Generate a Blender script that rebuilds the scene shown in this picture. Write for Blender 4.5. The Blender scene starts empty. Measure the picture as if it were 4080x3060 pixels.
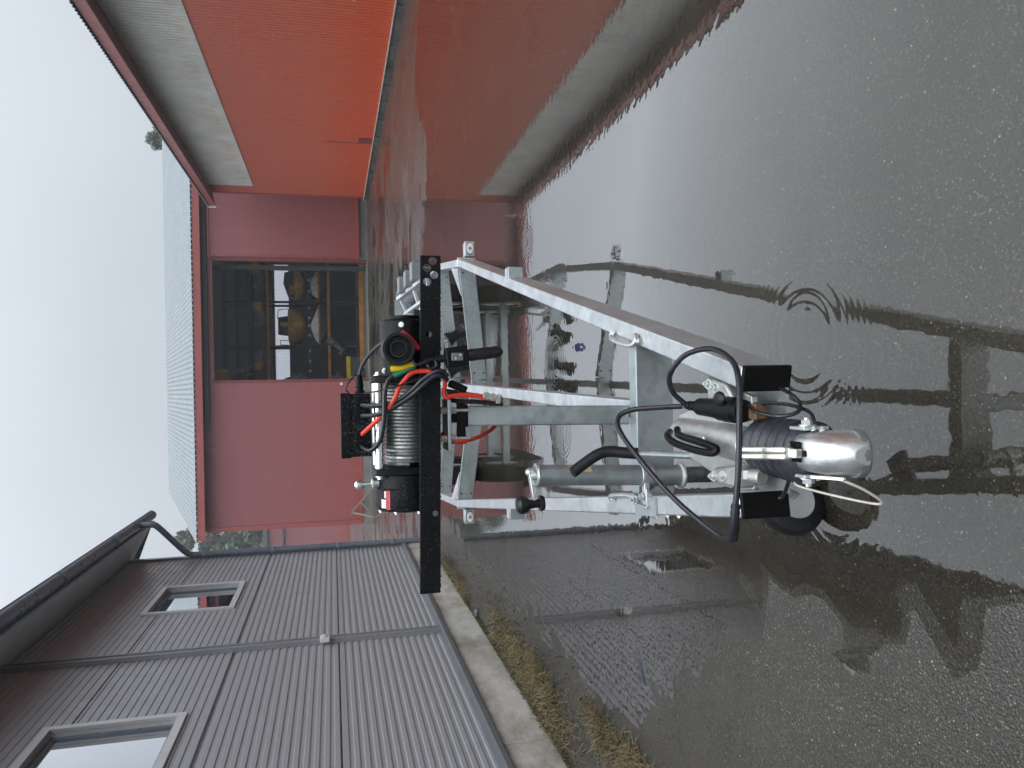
import bpy, bmesh, math, random
from mathutils import Vector, Matrix, noise
random.seed(7)
SC = bpy.context.scene
COL = SC.collection
V = Vector
R = math.radians

# ------------------------------------------------------------------ camera
# (the photograph was taken with the phone turned on its side: the camera's own
#  right-hand axis points at the ground)
CAM_H, PITCH, ROLL, YAW = 1.4, R(13.15), 0.020, 0.0036
fw = V((math.sin(YAW) * math.cos(PITCH), math.cos(YAW) * math.cos(PITCH), -math.sin(PITCH)))
rt0 = V((math.cos(YAW), -math.sin(YAW), 0))
dn0 = fw.cross(rt0)
rt = rt0 * math.cos(ROLL) + dn0 * math.sin(ROLL)
dn = -rt0 * math.sin(ROLL) + dn0 * math.cos(ROLL)
cd = bpy.data.cameras.new('camera')
cd.sensor_width = 36.0
cd.lens = 36.0 * 3064 / 4080
cd.clip_start = 0.05
cd.clip_end = 2000
cam = bpy.data.objects.new('camera', cd)
COL.objects.link(cam)
cm = Matrix((dn, rt, -fw)).transposed().to_4x4()
cm.translation = V((0, 0, CAM_H))
cam.matrix_world = cm
SC.camera = cam

# ------------------------------------------------------------------ sky, sun, exposure
SUN_EL, SUN_AZ = R(58), R(160)      # azimuth clockwise from +Y
world = bpy.data.worlds.new('World')
SC.world = world
world.use_nodes = True
wn, wl = world.node_tree.nodes, world.node_tree.links
wn.clear()
sky = wn.new('ShaderNodeTexSky')
sky.sky_type = 'NISHITA'
sky.sun_disc = False
sky.sun_elevation = SUN_EL
sky.sun_rotation = SUN_AZ
sky.air_density = 1.0
sky.dust_density = 6.0
sky.ozone_density = 1.0
hsv = wn.new('ShaderNodeHueSaturation')
hsv.inputs['Saturation'].default_value = 0.2
wl.new(sky.outputs['Color'], hsv.inputs['Color'])
sky_scale = wn.new('ShaderNodeMixRGB'); sky_scale.blend_type = 'MULTIPLY'
sky_scale.inputs[0].default_value = 1
sky_scale.inputs[2].default_value = (0.6, 0.6, 0.6, 1)
wl.new(hsv.outputs['Color'], sky_scale.inputs[1])
# overcast deck: even cloud layer, brighter towards the zenith
tc = wn.new('ShaderNodeTexCoord')
sep = wn.new('ShaderNodeSeparateXYZ')
wl.new(tc.outputs['Generated'], sep.inputs[0])
def wmath(op, a, b=None):
    n = wn.new('ShaderNodeMath'); n.operation = op
    for i, s in enumerate((a, b)):
        if s is None: continue
        if hasattr(s, 'links'): wl.new(s, n.inputs[i])
        else: n.inputs[i].default_value = s
    return n.outputs[0]
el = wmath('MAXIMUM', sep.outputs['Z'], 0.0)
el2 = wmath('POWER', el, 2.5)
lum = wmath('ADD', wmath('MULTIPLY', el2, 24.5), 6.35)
cn = wn.new('ShaderNodeTexNoise')
cn.inputs['Scale'].default_value = 2.2
cn.inputs['Detail'].default_value = 3.0
wl.new(tc.outputs['Generated'], cn.inputs['Vector'])
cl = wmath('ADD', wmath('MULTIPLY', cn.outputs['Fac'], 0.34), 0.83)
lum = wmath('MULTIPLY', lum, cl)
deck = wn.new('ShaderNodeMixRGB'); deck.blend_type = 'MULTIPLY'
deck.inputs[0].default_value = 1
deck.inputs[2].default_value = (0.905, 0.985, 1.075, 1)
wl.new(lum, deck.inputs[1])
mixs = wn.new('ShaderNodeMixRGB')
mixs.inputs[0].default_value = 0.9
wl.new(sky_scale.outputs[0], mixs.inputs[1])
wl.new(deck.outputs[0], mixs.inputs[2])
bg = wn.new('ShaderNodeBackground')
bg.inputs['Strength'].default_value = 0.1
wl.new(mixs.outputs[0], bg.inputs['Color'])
wo = wn.new('ShaderNodeOutputWorld')
wl.new(bg.outputs[0], wo.inputs['Surface'])

sd = bpy.data.lights.new('sun', 'SUN')
sd.energy = 1.5
sd.angle = R(70)
sd.color = (1.0, 0.98, 0.95)
sun = bpy.data.objects.new('sun', sd)
COL.objects.link(sun)
sdir = V((math.sin(SUN_AZ) * math.cos(SUN_EL), math.cos(SUN_AZ) * math.cos(SUN_EL), math.sin(SUN_EL)))
sun.rotation_euler = sdir.to_track_quat('Z', 'Y').to_euler()
sun.location = (0, 0, 30)

SC.render.engine = 'CYCLES'
SC.view_settings.view_transform = 'Standard'
SC.view_settings.look = 'None'
SC.view_settings.exposure = 0.12
SC.view_settings.gamma = 1.0
SC.view_settings.use_curve_mapping = False
SC.cycles.use_denoising = True
SC.cycles.max_bounces = 8
SC.cycles.glossy_bounces = 5
SC.cycles.transparent_max_bounces = 12
SC.cycles.caustics_reflective = False
SC.cycles.caustics_refractive = False

# ------------------------------------------------------------------ helpers
ORIGIN = {}          # object name -> world origin of its local frame

class MB:
    """collects shapes in world coordinates; build() links them as ONE mesh object"""
    def __init__(s): s.v = []; s.f = []
    def add(s, vs, fs):
        o = len(s.v)
        s.v += [V(p) for p in vs]
        s.f += [[o + i for i in f] for f in fs]
        return s
    def hexa(s, p):      # 8 points: bottom 0-3, top 4-7
        return s.add(p, [(3, 2, 1, 0), (4, 5, 6, 7), (0, 1, 5, 4), (1, 2, 6, 5), (2, 3, 7, 6), (3, 0, 4, 7)])
    def box(s, c, d, rot=None):
        c = V(c); x, y, z = d[0] / 2, d[1] / 2, d[2] / 2
        p = [V(q) for q in ((-x, -y, -z), (x, -y, -z), (x, y, -z), (-x, y, -z), (-x, -y, z), (x, -y, z), (x, y, z), (-x, y, z))]
        if rot is not None: p = [rot @ q for q in p]
        return s.hexa([c + q for q in p])
    def span(s, lo, hi):
        lo, hi = V(lo), V(hi)
        return s.box((lo + hi) / 2, hi - lo)
    def beam(s, a, b, w, h, up=(0, 0, 1)):
        a, b = V(a), V(b); d = (b - a).normalized()
        side = d.cross(V(up)).normalized(); u = side.cross(d)
        x, y = side * w / 2, u * h / 2
        return s.hexa([a - x - y, a + x - y, b + x - y, b - x - y, a - x + y, a + x + y, b + x + y, b - x + y])
    def frame(s, d):
        d = d.normalized(); t = V((0, 0, 1)) if abs(d.z) < 0.9 else V((1, 0, 0))
        x = d.cross(t).normalized(); return x, x.cross(d)
    def lathe(s, a, d, prof, n=16, cap=True):
        a, d = V(a), V(d).normalized(); x, y = s.frame(d)
        vs, fs = [], []
        for t, r in prof:
            for k in range(n):
                q = 2 * math.pi * k / n
                vs.append(a + d * t + (x * math.cos(q) + y * math.sin(q)) * r)
        for i in range(len(prof) - 1):
            for k in range(n):
                k2 = (k + 1) % n
                fs.append((i * n + k, i * n + k2, (i + 1) * n + k2, (i + 1) * n + k))
        if cap:
            fs.append(tuple(reversed(range(n))))
            fs.append(tuple(range((len(prof) - 1) * n, len(prof) * n)))
        return s.add(vs, fs)
    def cyl(s, a, b, r, r2=None, n=16):
        a, b = V(a), V(b)
        return s.lathe(a, b - a, [(0, r), ((b - a).length, r if r2 is None else r2)], n)
    def tube(s, pts, r, n=8, closed=False):
        pts = [V(p) for p in pts]; m = len(pts)
        rr = r if isinstance(r, (list, tuple)) else [r] * m
        vs, fs = [], []; x = None
        for i, p in enumerate(pts):
            if closed: d = pts[(i + 1) % m] - pts[i - 1]
            else: d = pts[min(i + 1, m - 1)] - pts[max(i - 1, 0)]
            d.normalize()
            if x is None: x, _ = s.frame(d)
            x = (x - d * x.dot(d)).normalized(); y = d.cross(x)
            for k in range(n):
                q = 2 * math.pi * k / n
                vs.append(p + (x * math.cos(q) + y * math.sin(q)) * rr[i])
        for i in range(m if closed else m - 1):
            j = (i + 1) % m
            for k in range(n):
                k2 = (k + 1) % n
                fs.append((i * n + k, i * n + k2, j * n + k2, j * n + k))
        if not closed:
            fs.append(tuple(reversed(range(n)))); fs.append(tuple(range((m - 1) * n, m * n)))
        return s.add(vs, fs)
    def prism(s, poly, vec):
        vec = V(vec); n = len(poly); a = [V(p) for p in poly]
        vs = a + [p + vec for p in a]
        fs = [tuple(range(n)), tuple(reversed(range(n, 2 * n)))]
        fs += [((i + 1) % n, i, n + i, n + (i + 1) % n) for i in range(n)]
        return s.add(vs, fs)
    def ball(s, c, r, nu=10, nv=6, sc=(1, 1, 1)):
        c = V(c); vs, fs = [c + V((0, 0, -r * sc[2]))], []
        for j in range(1, nv):
            t = -math.pi / 2 + math.pi * j / nv
            for k in range(nu):
                q = 2 * math.pi * k / nu
                vs.append(c + V((math.cos(t) * math.cos(q) * r * sc[0], math.cos(t) * math.sin(q) * r * sc[1], math.sin(t) * r * sc[2])))
        vs.append(c + V((0, 0, r * sc[2])))
        for k in range(nu): fs.append((0, 1 + (k + 1) % nu, 1 + k))
        for j in range(nv - 2):
            for k in range(nu):
                a, b = 1 + j * nu, 1 + (j + 1) * nu; k2 = (k + 1) % nu
                fs.append((a + k, a + k2, b + k2, b + k))
        a = 1 + (nv - 2) * nu
        for k in range(nu): fs.append((a + k, a + (k + 1) % nu, len(vs) - 1))
        return s.add(vs, fs)
    def quad(s, a, b, c, d): return s.add([a, b, c, d], [(0, 1, 2, 3)])
    def build(s, name, material, parent=None, bevel=0, origin=None, fix=True, ang=0.6, kind=None, label=None):
        me = bpy.data.meshes.new(name)
        if parent is not None: o3 = ORIGIN[parent.name]
        elif origin is not None: o3 = V(origin)
        else:
            xs = [p.x for p in s.v]; ys = [p.y for p in s.v]
            o3 = V(((min(xs) + max(xs)) / 2, (min(ys) + max(ys)) / 2, min(p.z for p in s.v)))
        me.from_pydata([p - o3 for p in s.v], [], s.f)
        bm = bmesh.new(); bm.from_mesh(me)
        if fix: bmesh.ops.recalc_face_normals(bm, faces=bm.faces)
        for f in bm.faces: f.smooth = True
        for e in bm.edges:
            if len(e.link_faces) == 2 and e.calc_face_angle(0) > ang: e.smooth = False
        bm.to_mesh(me); bm.free()
        me.materials.append(material)
        ob = bpy.data.objects.new(name, me); COL.objects.link(ob)
        if parent is not None: ob.parent = parent
        else: ob.location = o3
        ORIGIN[ob.name] = o3
        if bevel:
            b = ob.modifiers.new('bevel', 'BEVEL'); b.width = bevel; b.segments = 2; b.limit_method = 'ANGLE'
        if kind: ob['kind'] = kind
        if label: ob['label'] = label
        return ob

def tag(o, label, cat, group=None):
    o['label'] = label; o['category'] = cat
    if group: o['group'] = group
    return o

def thing(name, loc, label, cat, group=None):
    o = bpy.data.objects.new(name, None); COL.objects.link(o)
    o.location = loc; o.empty_display_size = 0.2
    ORIGIN[o.name] = V(loc)
    return tag(o, label, cat, group)

def spline(pts, n=8):
    """smooth path through the points (Catmull-Rom)"""
    p = [V(q) for q in pts]; p = [p[0] * 2 - p[1]] + p + [p[-1] * 2 - p[-2]]
    out = []
    for i in range(1, len(p) - 2):
        for k in range(n):
            t = k / n
            out.append(0.5 * ((2 * p[i]) + (p[i + 1] - p[i - 1]) * t + (2 * p[i - 1] - 5 * p[i] + 4 * p[i + 1] - p[i + 2]) * t * t + (3 * p[i] - p[i - 1] - 3 * p[i + 1] + p[i + 2]) * t ** 3))
    out.append(p[-2]); return out

# ------------------------------------------------------------------ materials
class NT:
    def __init__(s, name):
        s.m = bpy.data.materials.new(name); s.m.use_nodes = True
        s.n, s.l = s.m.node_tree.nodes, s.m.node_tree.links
        s.p = s.n['Principled BSDF']; s.out = s.n['Material Output']
        s._g = None
    def node(s, t, **kw):
        n = s.n.new(t)
        for k, v in kw.items(): setattr(n, k, v)
        return n
    def set(s, sock, val):
        if hasattr(val, 'links'): s.l.new(val, sock)
        else: sock.default_value = val
    @property
    def pos(s):
        if s._g is None: s._g = s.n.new('ShaderNodeNewGeometry').outputs['Position']
        return s._g
    def mapv(s, sc):
        m = s.n.new('ShaderNodeMapping'); m.inputs['Scale'].default_value = sc
        s.l.new(s.pos, m.inputs['Vector']); return m.outputs[0]
    def noise(s, scale, detail=3, rough=0.55, vec=None, dist=0):
        n = s.n.new('ShaderNodeTexNoise')
        n.inputs['Scale'].default_value = scale; n.inputs['Detail'].default_value = detail
        n.inputs['Roughness'].default_value = rough; n.inputs['Distortion'].default_value = dist
        s.l.new(vec if vec is not None else s.pos, n.inputs['Vector'])
        return n.outputs['Fac']
    def voro(s, scale, out='Distance', feature='F1', vec=None):
        n = s.n.new('ShaderNodeTexVoronoi'); n.feature = feature
        n.inputs['Scale'].default_value = scale
        s.l.new(vec if vec is not None else s.pos, n.inputs['Vector'])
        return n.outputs[out]
    def ramp(s, fac, stops, interp='LINEAR'):
        n = s.n.new('ShaderNodeValToRGB'); n.color_ramp.interpolation = interp
        e = n.color_ramp.elements
        while len(e) < len(stops): e.new(0.5)
        for k, (p, c) in enumerate(stops):
            e[k].position = p
            e[k].color = (c, c, c, 1) if not hasattr(c, '__len__') else (*c, 1)
        s.l.new(fac, n.inputs['Fac']); return n.outputs['Color']
    def math(s, op, a, b=0.0, clamp=False):
        n = s.n.new('ShaderNodeMath'); n.operation = op; n.use_clamp = clamp
        s.set(n.inputs[0], a); s.set(n.inputs[1], b); return n.outputs[0]
    def mix(s, fac, a, b, mode='MIX'):
        n = s.n.new('ShaderNodeMixRGB'); n.blend_type = mode
        for i, q in enumerate((fac, a, b)):
            if hasattr(q, 'links'): s.l.new(q, n.inputs[i])
            else: n.inputs[i].default_value = q if i == 0 else ((*q, 1) if len(q) == 3 else q)
        return n.outputs[0]
    def bump(s, height, dist, strength=1.0, normal=None):
        n = s.n.new('ShaderNodeBump'); n.inputs['Strength'].default_value = strength
        n.inputs['Distance'].default_value = dist
        s.l.new(height, n.inputs['Height'])
        if normal is not None: s.l.new(normal, n.inputs['Normal'])
        return n.outputs[0]
    def zc(s):
        n = s.n.new('ShaderNodeSeparateXYZ'); s.l.new(s.pos, n.inputs[0]); return n.outputs

def simple(name, col, rough=0.5, metal=0.0, var=0.15, vs=8.0, bump=0.0, bs=200.0, rv=0.12, spec=0.5):
    t = NT(name)
    f = t.noise(vs, 5, 0.6)
    lo = tuple(c * (1 - var) for c in col); hi = tuple(min(1, c * (1 + var)) for c in col)
    t.set(t.p.inputs['Base Color'], t.ramp(f, [(0.3, lo), (0.7, hi)]))
    t.set(t.p.inputs['Roughness'], t.ramp(t.noise(vs * 2.7, 4), [(0.3, max(0.02, rough - rv)), (0.7, min(1, rough + rv))]))
    t.p.inputs['Metallic'].default_value = metal
    t.p.inputs['Specular IOR Level'].default_value = spec
    if bump: t.set(t.p.inputs['Normal'], t.bump(t.noise(bs, 3), bump))
    return t.m

M = {}
def galvanised(name, lo, hi, rough=0.42):
    t = NT(name)
    sp = t.voro(55, 'Color')
    spv = t.n.new('ShaderNodeRGBToBW'); t.l.new(sp, spv.inputs[0])
    f = t.math('ADD', t.math('MULTIPLY', t.noise(7, 6, 0.65), 0.75), t.math('MULTIPLY', spv.outputs[0], 0.25))
    streak = t.noise(30, 3, 0.5, t.mapv((1, 1, 0.12)))
    c = t.mix(t.math('MULTIPLY', streak, 0.35), t.ramp(f, [(0.3, lo), (0.7, hi)]), tuple(x * 0.75 for x in lo))
    t.set(t.p.inputs['Base Color'], c)
    t.p.inputs['Metallic'].default_value = 0.9
    t.set(t.p.inputs['Roughness'], t.ramp(f, [(0.25, rough - 0.1), (0.75, rough + 0.14)]))
    t.set(t.p.inputs['Normal'], t.bump(t.noise(90, 3), 0.0006))
    return t.m
M['galv'] = galvanised('galvanised_steel', (0.50, 0.53, 0.545), (0.70, 0.725, 0.73))
M['galv_dull'] = galvanised('dull_galvanised_steel', (0.33, 0.38, 0.39), (0.50, 0.545, 0.55), 0.5)
M['zinc'] = simple('bright_zinc_plating', (0.70, 0.73, 0.72), 0.40, 0.95, 0.1, 25, 0.0004, 120, 0.08)
M['cast'] = simple('cast_aluminium', (0.58, 0.585, 0.56), 0.45, 0.85, 0.15, 18, 0.0008, 260)
M['black'] = simple('black_powder_coat', (0.006, 0.0065, 0.008), 0.36, 0.0, 0.3, 12, 0.0004, 420, 0.1, 0.15)
M['black_cap'] = simple('black_plastic_cap', (0.004, 0.004, 0.004), 0.6, 0.0, 0.3, 30, 0.0004, 300, 0.1, 0.15)
M['rubber'] = simple('black_rubber', (0.010, 0.011, 0.014), 0.42, 0.0, 0.35, 20, 0.0006, 250, 0.12, 0.35)
M['bellows'] = simple('slate_rubber_bellows', (0.035, 0.037, 0.046), 0.36, 0.0, 0.3, 30, 0.0006, 200)
M['cable'] = simple('black_cable_sheath', (0.012, 0.013, 0.018), 0.32, 0.0, 0.3, 40, 0.0003, 300)
M['red_cable'] = simple('red_cable_sheath', (0.72, 0.045, 0.022), 0.38, 0.0, 0.12, 30, 0.0004, 200)
M['yellow'] = simple('yellow_sleeve', (0.75, 0.52, 0.01), 0.4)
M['green'] = simple('green_sleeve', (0.0, 0.19, 0.10), 0.4)
M['red_plastic'] = simple('red_plastic', (0.62, 0.01, 0.025), 0.35)
M['label_red'] = simple('red_label_print', (0.75, 0.05, 0.06), 0.4)
M['label_white'] = simple('white_label_print', (0.7, 0.7, 0.68), 0.4)
M['label_dark'] = simple('dark_label_print', (0.05, 0.02, 0.02), 0.4)
M['rod'] = simple('polished_aluminium', (0.80, 0.81, 0.82), 0.22, 0.95, 0.08, 20, 0.0, 100, 0.06)
M['rope'] = simple('steel_wire_rope', (0.42, 0.44, 0.43), 0.42, 0.9, 0.3, 140, 0.0008, 260, 0.08)
M['brass_lead'] = simple('battery_clamp_lead', (0.55, 0.52, 0.47), 0.35, 0.9, 0.2, 60)
M['lamp_white'] = simple('white_lamp_lens', (0.78, 0.78, 0.78), 0.15)
M['rim'] = simple('grey_wheel_rim', (0.60, 0.62, 0.63), 0.4, 0.3, 0.12, 20)
M['steel_cable'] = simple('sheathed_steel_cable', (0.48, 0.44, 0.39), 0.35, 0.2, 0.15, 60)
M['sticker'] = simple('yellow_sticker', (0.62, 0.50, 0.26), 0.45)
M['blue'] = simple('blue_plastic', (0.008, 0.07, 0.34), 0.4)
M['grey_pad'] = simple('grey_rubber_pad', (0.19, 0.205, 0.22), 0.6, 0, 0.12, 20)
t = NT('water_drop')
t.p.inputs['Base Color'].default_value = (0.07, 0.072, 0.08, 1); t.p.inputs['Roughness'].default_value = 0.08
t.p.inputs['Metallic'].default_value = 0.0
M['drop'] = t.m

# painted steel claddings
def cladding(name, stops, zlo, zhi, rough=0.4, blotch=0.12, streakv=0.25, chips=False):
    t = NT(name)
    z = t.zc()[2]
    zz = t.math('DIVIDE', t.math('SUBTRACT', z, zlo), zhi - zlo)
    zz = t.math('ADD', zz, t.math('MULTIPLY', t.math('SUBTRACT', t.noise(0.8, 4), 0.5), 0.18))
    c = t.ramp(zz, stops)
    st = t.noise(4, 4, 0.6, t.mapv((3, 3, 0.18)))
    c = t.mix(t.math('MULTIPLY', t.ramp(st, [(0.45, 0.0), (0.8, 1.0)]), streakv), c, tuple(x * 0.62 for x in stops[-1][1]))
    c = t.mix(t.math('MULTIPLY', t.noise(1.7, 5, 0.6), blotch), c, (0.8, 0.76, 0.74))
    if chips:
        band = t.ramp(t.math('DIVIDE', z, 4.0), [(0.17, 0.0), (0.20, 1.0), (0.30, 1.0), (0.34, 0.0)])
        ch_ = t.ramp(t.noise(3.2, 3, 0.6, t.mapv((1, 1, 1.6))), [(0.66, 0.0), (0.70, 1.0)])
        ch2 = t.ramp(t.noise(26, 2, 0.5, t.mapv((1, 1, 0.5))), [(0.56, 0.0), (0.60, 1.0)])
        c = t.mix(t.math('MULTIPLY', t.math('MULTIPLY', band, ch_), ch2), c, (0.62, 0.58, 0.55))
    t.set(t.p.inputs['Base Color'], c)
    t.set(t.p.inputs['Roughness'], t.ramp(t.noise(5, 4), [(0.3, rough - 0.08), (0.7, rough + 0.1)]))
    return t.m
M['orange_wall'] = cladding('weathered_orange_red_paint', [(0.0, (0.60, 0.064, 0.008)), (0.24, (0.57, 0.080, 0.020)), (0.42, (0.52, 0.098, 0.046)), (1.0, (0.47, 0.097, 0.057))], 0.0, 4.0, 0.4, 0.03, 0.2, chips=True)
M['red_wall'] = cladding('faded_dark_red_paint', [(0.0, (0.30, 0.042, 0.036)), (0.12, (0.275, 0.062, 0.06)), (0.6, (0.25, 0.072, 0.075)), (1.0, (0.23, 0.070, 0.077))], 0.2, 6.0, 0.5, 0.03, 0.12)
M['red_trim'] = simple('red_painted_trim', (0.30, 0.072, 0.064), 0.4, 0, 0.12, 3)
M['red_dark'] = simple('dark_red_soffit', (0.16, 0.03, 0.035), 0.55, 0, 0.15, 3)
M['grey_wall'] = cladding('grey_coated_steel', [(0.0, (0.37, 0.38, 0.395)), (0.5, (0.375, 0.39, 0.415)), (1.0, (0.37, 0.385, 0.41))], 0.3, 4.3, 0.36, 0.05, 0.08)
M['grey_trim'] = simple('grey_trim_paint', (0.29, 0.30, 0.315), 0.36, 0, 0.08, 3)
M['frame'] = simple('light_grey_window_frame', (0.66, 0.67, 0.68), 0.4, 0, 0.06, 3)
M['pipe'] = simple('dark_grey_rainwater_steel', (0.17, 0.205, 0.25), 0.34, 0.15, 0.15, 4)
M['soffit'] = simple('pale_soffit_board', (0.62, 0.62, 0.64), 0.6, 0, 0.1, 3)
M['grey_roof'] = simple('dark_roof_sheet', (0.06, 0.065, 0.07), 0.4, 0, 0.2, 4)
M['roof_galv'] = simple('weathered_zinc_roofing', (0.21, 0.235, 0.25), 0.45, 0.3, 0.1, 1.3)
M['dark_steel'] = simple('dark_structural_steel', (0.045, 0.048, 0.052), 0.6, 0, 0.2, 5)
M['hall_in'] = simple('hall_interior_sheet', (0.10, 0.105, 0.11), 0.7, 0, 0.2, 2)
M['white_plastic'] = simple('white_plastic', (0.78, 0.78, 0.75), 0.4, 0, 0.06, 8)
M['weathered_wood'] = simple('weathered_wood', (0.20, 0.16, 0.13), 0.75, 0, 0.3, 20)
M['orange_beam'] = simple('orange_rack_paint', (0.55, 0.24, 0.03), 0.5, 0, 0.25, 4)
M['ochre'] = simple('ochre_hull_paint', (0.74, 0.45, 0.11), 0.45, 0, 0.25, 4)
M['amber'] = simple('amber_yellow_plastic', (0.85, 0.55, 0.05), 0.45, 0, 0.2, 6)
M['tarp'] = simple('silver_tarpaulin', (0.72, 0.73, 0.74), 0.3, 0.3, 0.25, 3, 0.01, 6)
M['engine_grey'] = simple('grey_engine_cowl', (0.15, 0.155, 0.165), 0.35, 0, 0.2, 5)
M['box_dark'] = simple('slate_plastic_box', (0.075, 0.08, 0.09), 0.5, 0, 0.15, 6)
M['box_yellow'] = simple('yellow_plastic_lid', (0.72, 0.55, 0.02), 0.4, 0, 0.12, 6)
M['bark'] = simple('tree_bark', (0.09, 0.075, 0.06), 0.9, 0, 0.3, 10)

# translucent roof-light sheet high on the orange building, rust runs at its foot
t = NT('fibreglass_rooflight_sheet')
z = t.zc()[2]
zz = t.math('DIVIDE', t.math('SUBTRACT', z, 3.88), 1.4)
rust = t.math('MULTIPLY', t.ramp(zz, [(0.0, 0.25), (0.16, 1.0), (0.34, 0.5), (0.6, 0.0)]), t.ramp(t.noise(3, 5, 0.65, t.mapv((2, 2, 0.6))), [(0.42, 0.0), (0.62, 1.0)]))
c = t.ramp(t.noise(1.4, 4), [(0.3, (0.54, 0.535, 0.49)), (0.7, (0.66, 0.65, 0.60))])
t.set(t.p.inputs['Base Color'], t.mix(t.math('MULTIPLY', rust, 0.42), c, (0.42, 0.26, 0.12)))
t.p.inputs['Roughness'].default_value = 0.4
M['rooflight'] = t.m

t = NT('translucent_wall_sheet')
tr = t.node('ShaderNodeBsdfTranslucent'); tr.inputs['Color'].default_value = (0.80, 0.80, 0.86, 1)
t.l.new(tr.outputs[0], t.out.inputs['Surface'])
M['translucent'] = t.m

# concrete plinths
def concrete(name, lo, hi, stain, amt):
    t = NT(name)
    c = t.ramp(t.noise(2.2, 7, 0.65), [(0.3, lo), (0.7, hi)])
    c = t.mix(t.math('MULTIPLY', t.ramp(t.noise(1.1, 5, 0.7, t.mapv((1.6, 1.6, 3.0))), [(0.42, 0.0), (0.66, 1.0)]), amt), c, stain)
    c = t.mix(t.ramp(t.noise(60, 3), [(0.62, 0.0), (0.75, 0.45)]), c, tuple(x * 0.5 for x in lo))
    t.set(t.p.inputs['Base Color'], c)
    t.p.inputs['Roughness'].default_value = 0.6
    t.set(t.p.inputs['Normal'], t.bump(t.noise(35, 5, 0.7), 0.004))
    return t.m
M['dark_flashing'] = simple('dark_base_flashing', (0.13, 0.135, 0.145), 0.45, 0, 0.1, 3)
M['concrete'] = concrete('weathered_concrete', (0.52, 0.505, 0.465), (0.68, 0.66, 0.61), (0.22, 0.19, 0.14), 0.75)
M['stone'] = concrete('dark_stained_stone', (0.055, 0.052, 0.047), (0.15, 0.14, 0.125), (0.02, 0.018, 0.015), 0.8)
M['hall_base'] = concrete('damp_grey_plinth', (0.10, 0.10, 0.095), (0.20, 0.195, 0.18), (0.30, 0.30, 0.27), 0.3)
M['cream_strip'] = simple('cream_flashing', (0.45, 0.43, 0.37), 0.5, 0, 0.2, 5)

# glass of the windows: reflecting pane over a dim room
t = NT('window_glass')
fr = t.node('ShaderNodeFresnel'); fr.inputs['IOR'].default_value = 1.5
coat = t.math('MINIMUM', t.math('MULTIPLY', fr.outputs[0], 5.5), 0.9)     # coated double glazing
gl = t.node('ShaderNodeBsdfGlossy'); gl.inputs['Roughness'].default_value = 0.01
gl.inputs['Color'].default_value = (0.95, 0.97, 1, 1)
tp = t.node('ShaderNodeBsdfTransparent'); tp.inputs['Color'].default_value = (0.75, 0.8, 0.8, 1)
mx = t.node('ShaderNodeMixShader')
t.l.new(coat, mx.inputs[0]); t.l.new(tp.outputs[0], mx.inputs[1]); t.l.new(gl.outputs[0], mx.inputs[2])
t.l.new(mx.outputs[0], t.out.inputs['Surface'])
M['glass'] = t.m
M['blind'] = simple('white_roller_blind', (0.80, 0.81, 0.82), 0.7, 0, 0.04, 3)

# asphalt yard, wet
t = NT('wet_asphalt')
agg = t.voro(150, 'Distance'); aggc = t.voro(150, 'Color')
bw = t.n.new('ShaderNodeSeparateColor'); t.l.new(aggc, bw.inputs[0])
keep = t.math('MULTIPLY', t.ramp(bw.outputs[0], [(0.80, 0.0), (0.86, 1.0)]), t.ramp(agg, [(0.28, 1.0), (0.42, 0.0)]))
big = t.voro(75, 'Distance'); bigc = t.voro(75, 'Color')
bw2 = t.n.new('ShaderNodeSeparateColor'); t.l.new(bigc, bw2.inputs[0])
keep2 = t.math('MULTIPLY', t.ramp(bw2.outputs[1], [(0.94, 0.0), (0.96, 1.0)]), t.ramp(big, [(0.16, 1.0), (0.24, 0.0)]))
base = t.ramp(t.noise(1.1, 6, 0.62), [(0.3, (0.046, 0.042, 0.034)), (0.7, (0.088, 0.080, 0.067))])
base = t.mix(t.ramp(t.noise(140, 2, 0.5), [(0.35, 0.55), (0.6, 0.0)]), base, (0.014, 0.013, 0.011))
stone = t.mix(bw.outputs[2], (0.23, 0.20, 0.145), (0.12, 0.115, 0.11))
c = t.mix(keep, base, stone)
c = t.mix(keep2, c, (0.36, 0.33, 0.26))
t.set(t.p.inputs['Base Color'], c)
t.set(t.p.inputs['Roughness'], t.ramp(t.noise(0.9, 5, 0.6), [(0.35, 0.14), (0.7, 0.34)]))
t.p.inputs['IOR'].default_value = 1.9
dry = t.math('GREATER_THAN', t.zc()[2], -0.0005)   # a submerged surface has no air film to shine
t.set(t.p.inputs['Specular IOR Level'], t.math('ADD', t.math('MULTIPLY', dry, 0.28), 0.02))
t.set(t.p.inputs['Normal'], t.bump(t.math('ADD', t.noise(120, 3, 0.6), t.math('MULTIPLY', t.voro(150), 0.6)), 0.0022))
M['asphalt'] = t.m

# rain water standing on the yard: mirror film with fine ripples and drip rings
t = NT('standing_rain_water')
xyz = t.zc()
def ring(cx, cy, r0, w, lam, amp):
    dx = t.math('SUBTRACT', xyz[0], cx); dy = t.math('SUBTRACT', xyz[1], cy)
    r = t.math('SQRT', t.math('ADD', t.math('MULTIPLY', dx, dx), t.math('MULTIPLY', dy, dy)))
    q = t.math('DIVIDE', t.math('SUBTRACT', r, r0), w)
    env = t.math('POWER', 2.718, t.math('MULTIPLY', t.math('MULTIPLY', q, q), -1.0))
    return t.math('MULTIPLY', t.math('MULTIPLY', t.math('SINE', t.math('MULTIPLY', r, 2 * math.pi / lam)), env), amp)
h = t.math('MULTIPLY', t.noise(20, 1, 0.5), 3.1e-4)
h = t.math('ADD', h, t.math('MULTIPLY', t.noise(60, 1, 0.5), 2.2e-5))
h = t.math('ADD', h, t.math('MULTIPLY', t.noise(1.3, 2, 0.5), 6e-4))
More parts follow.
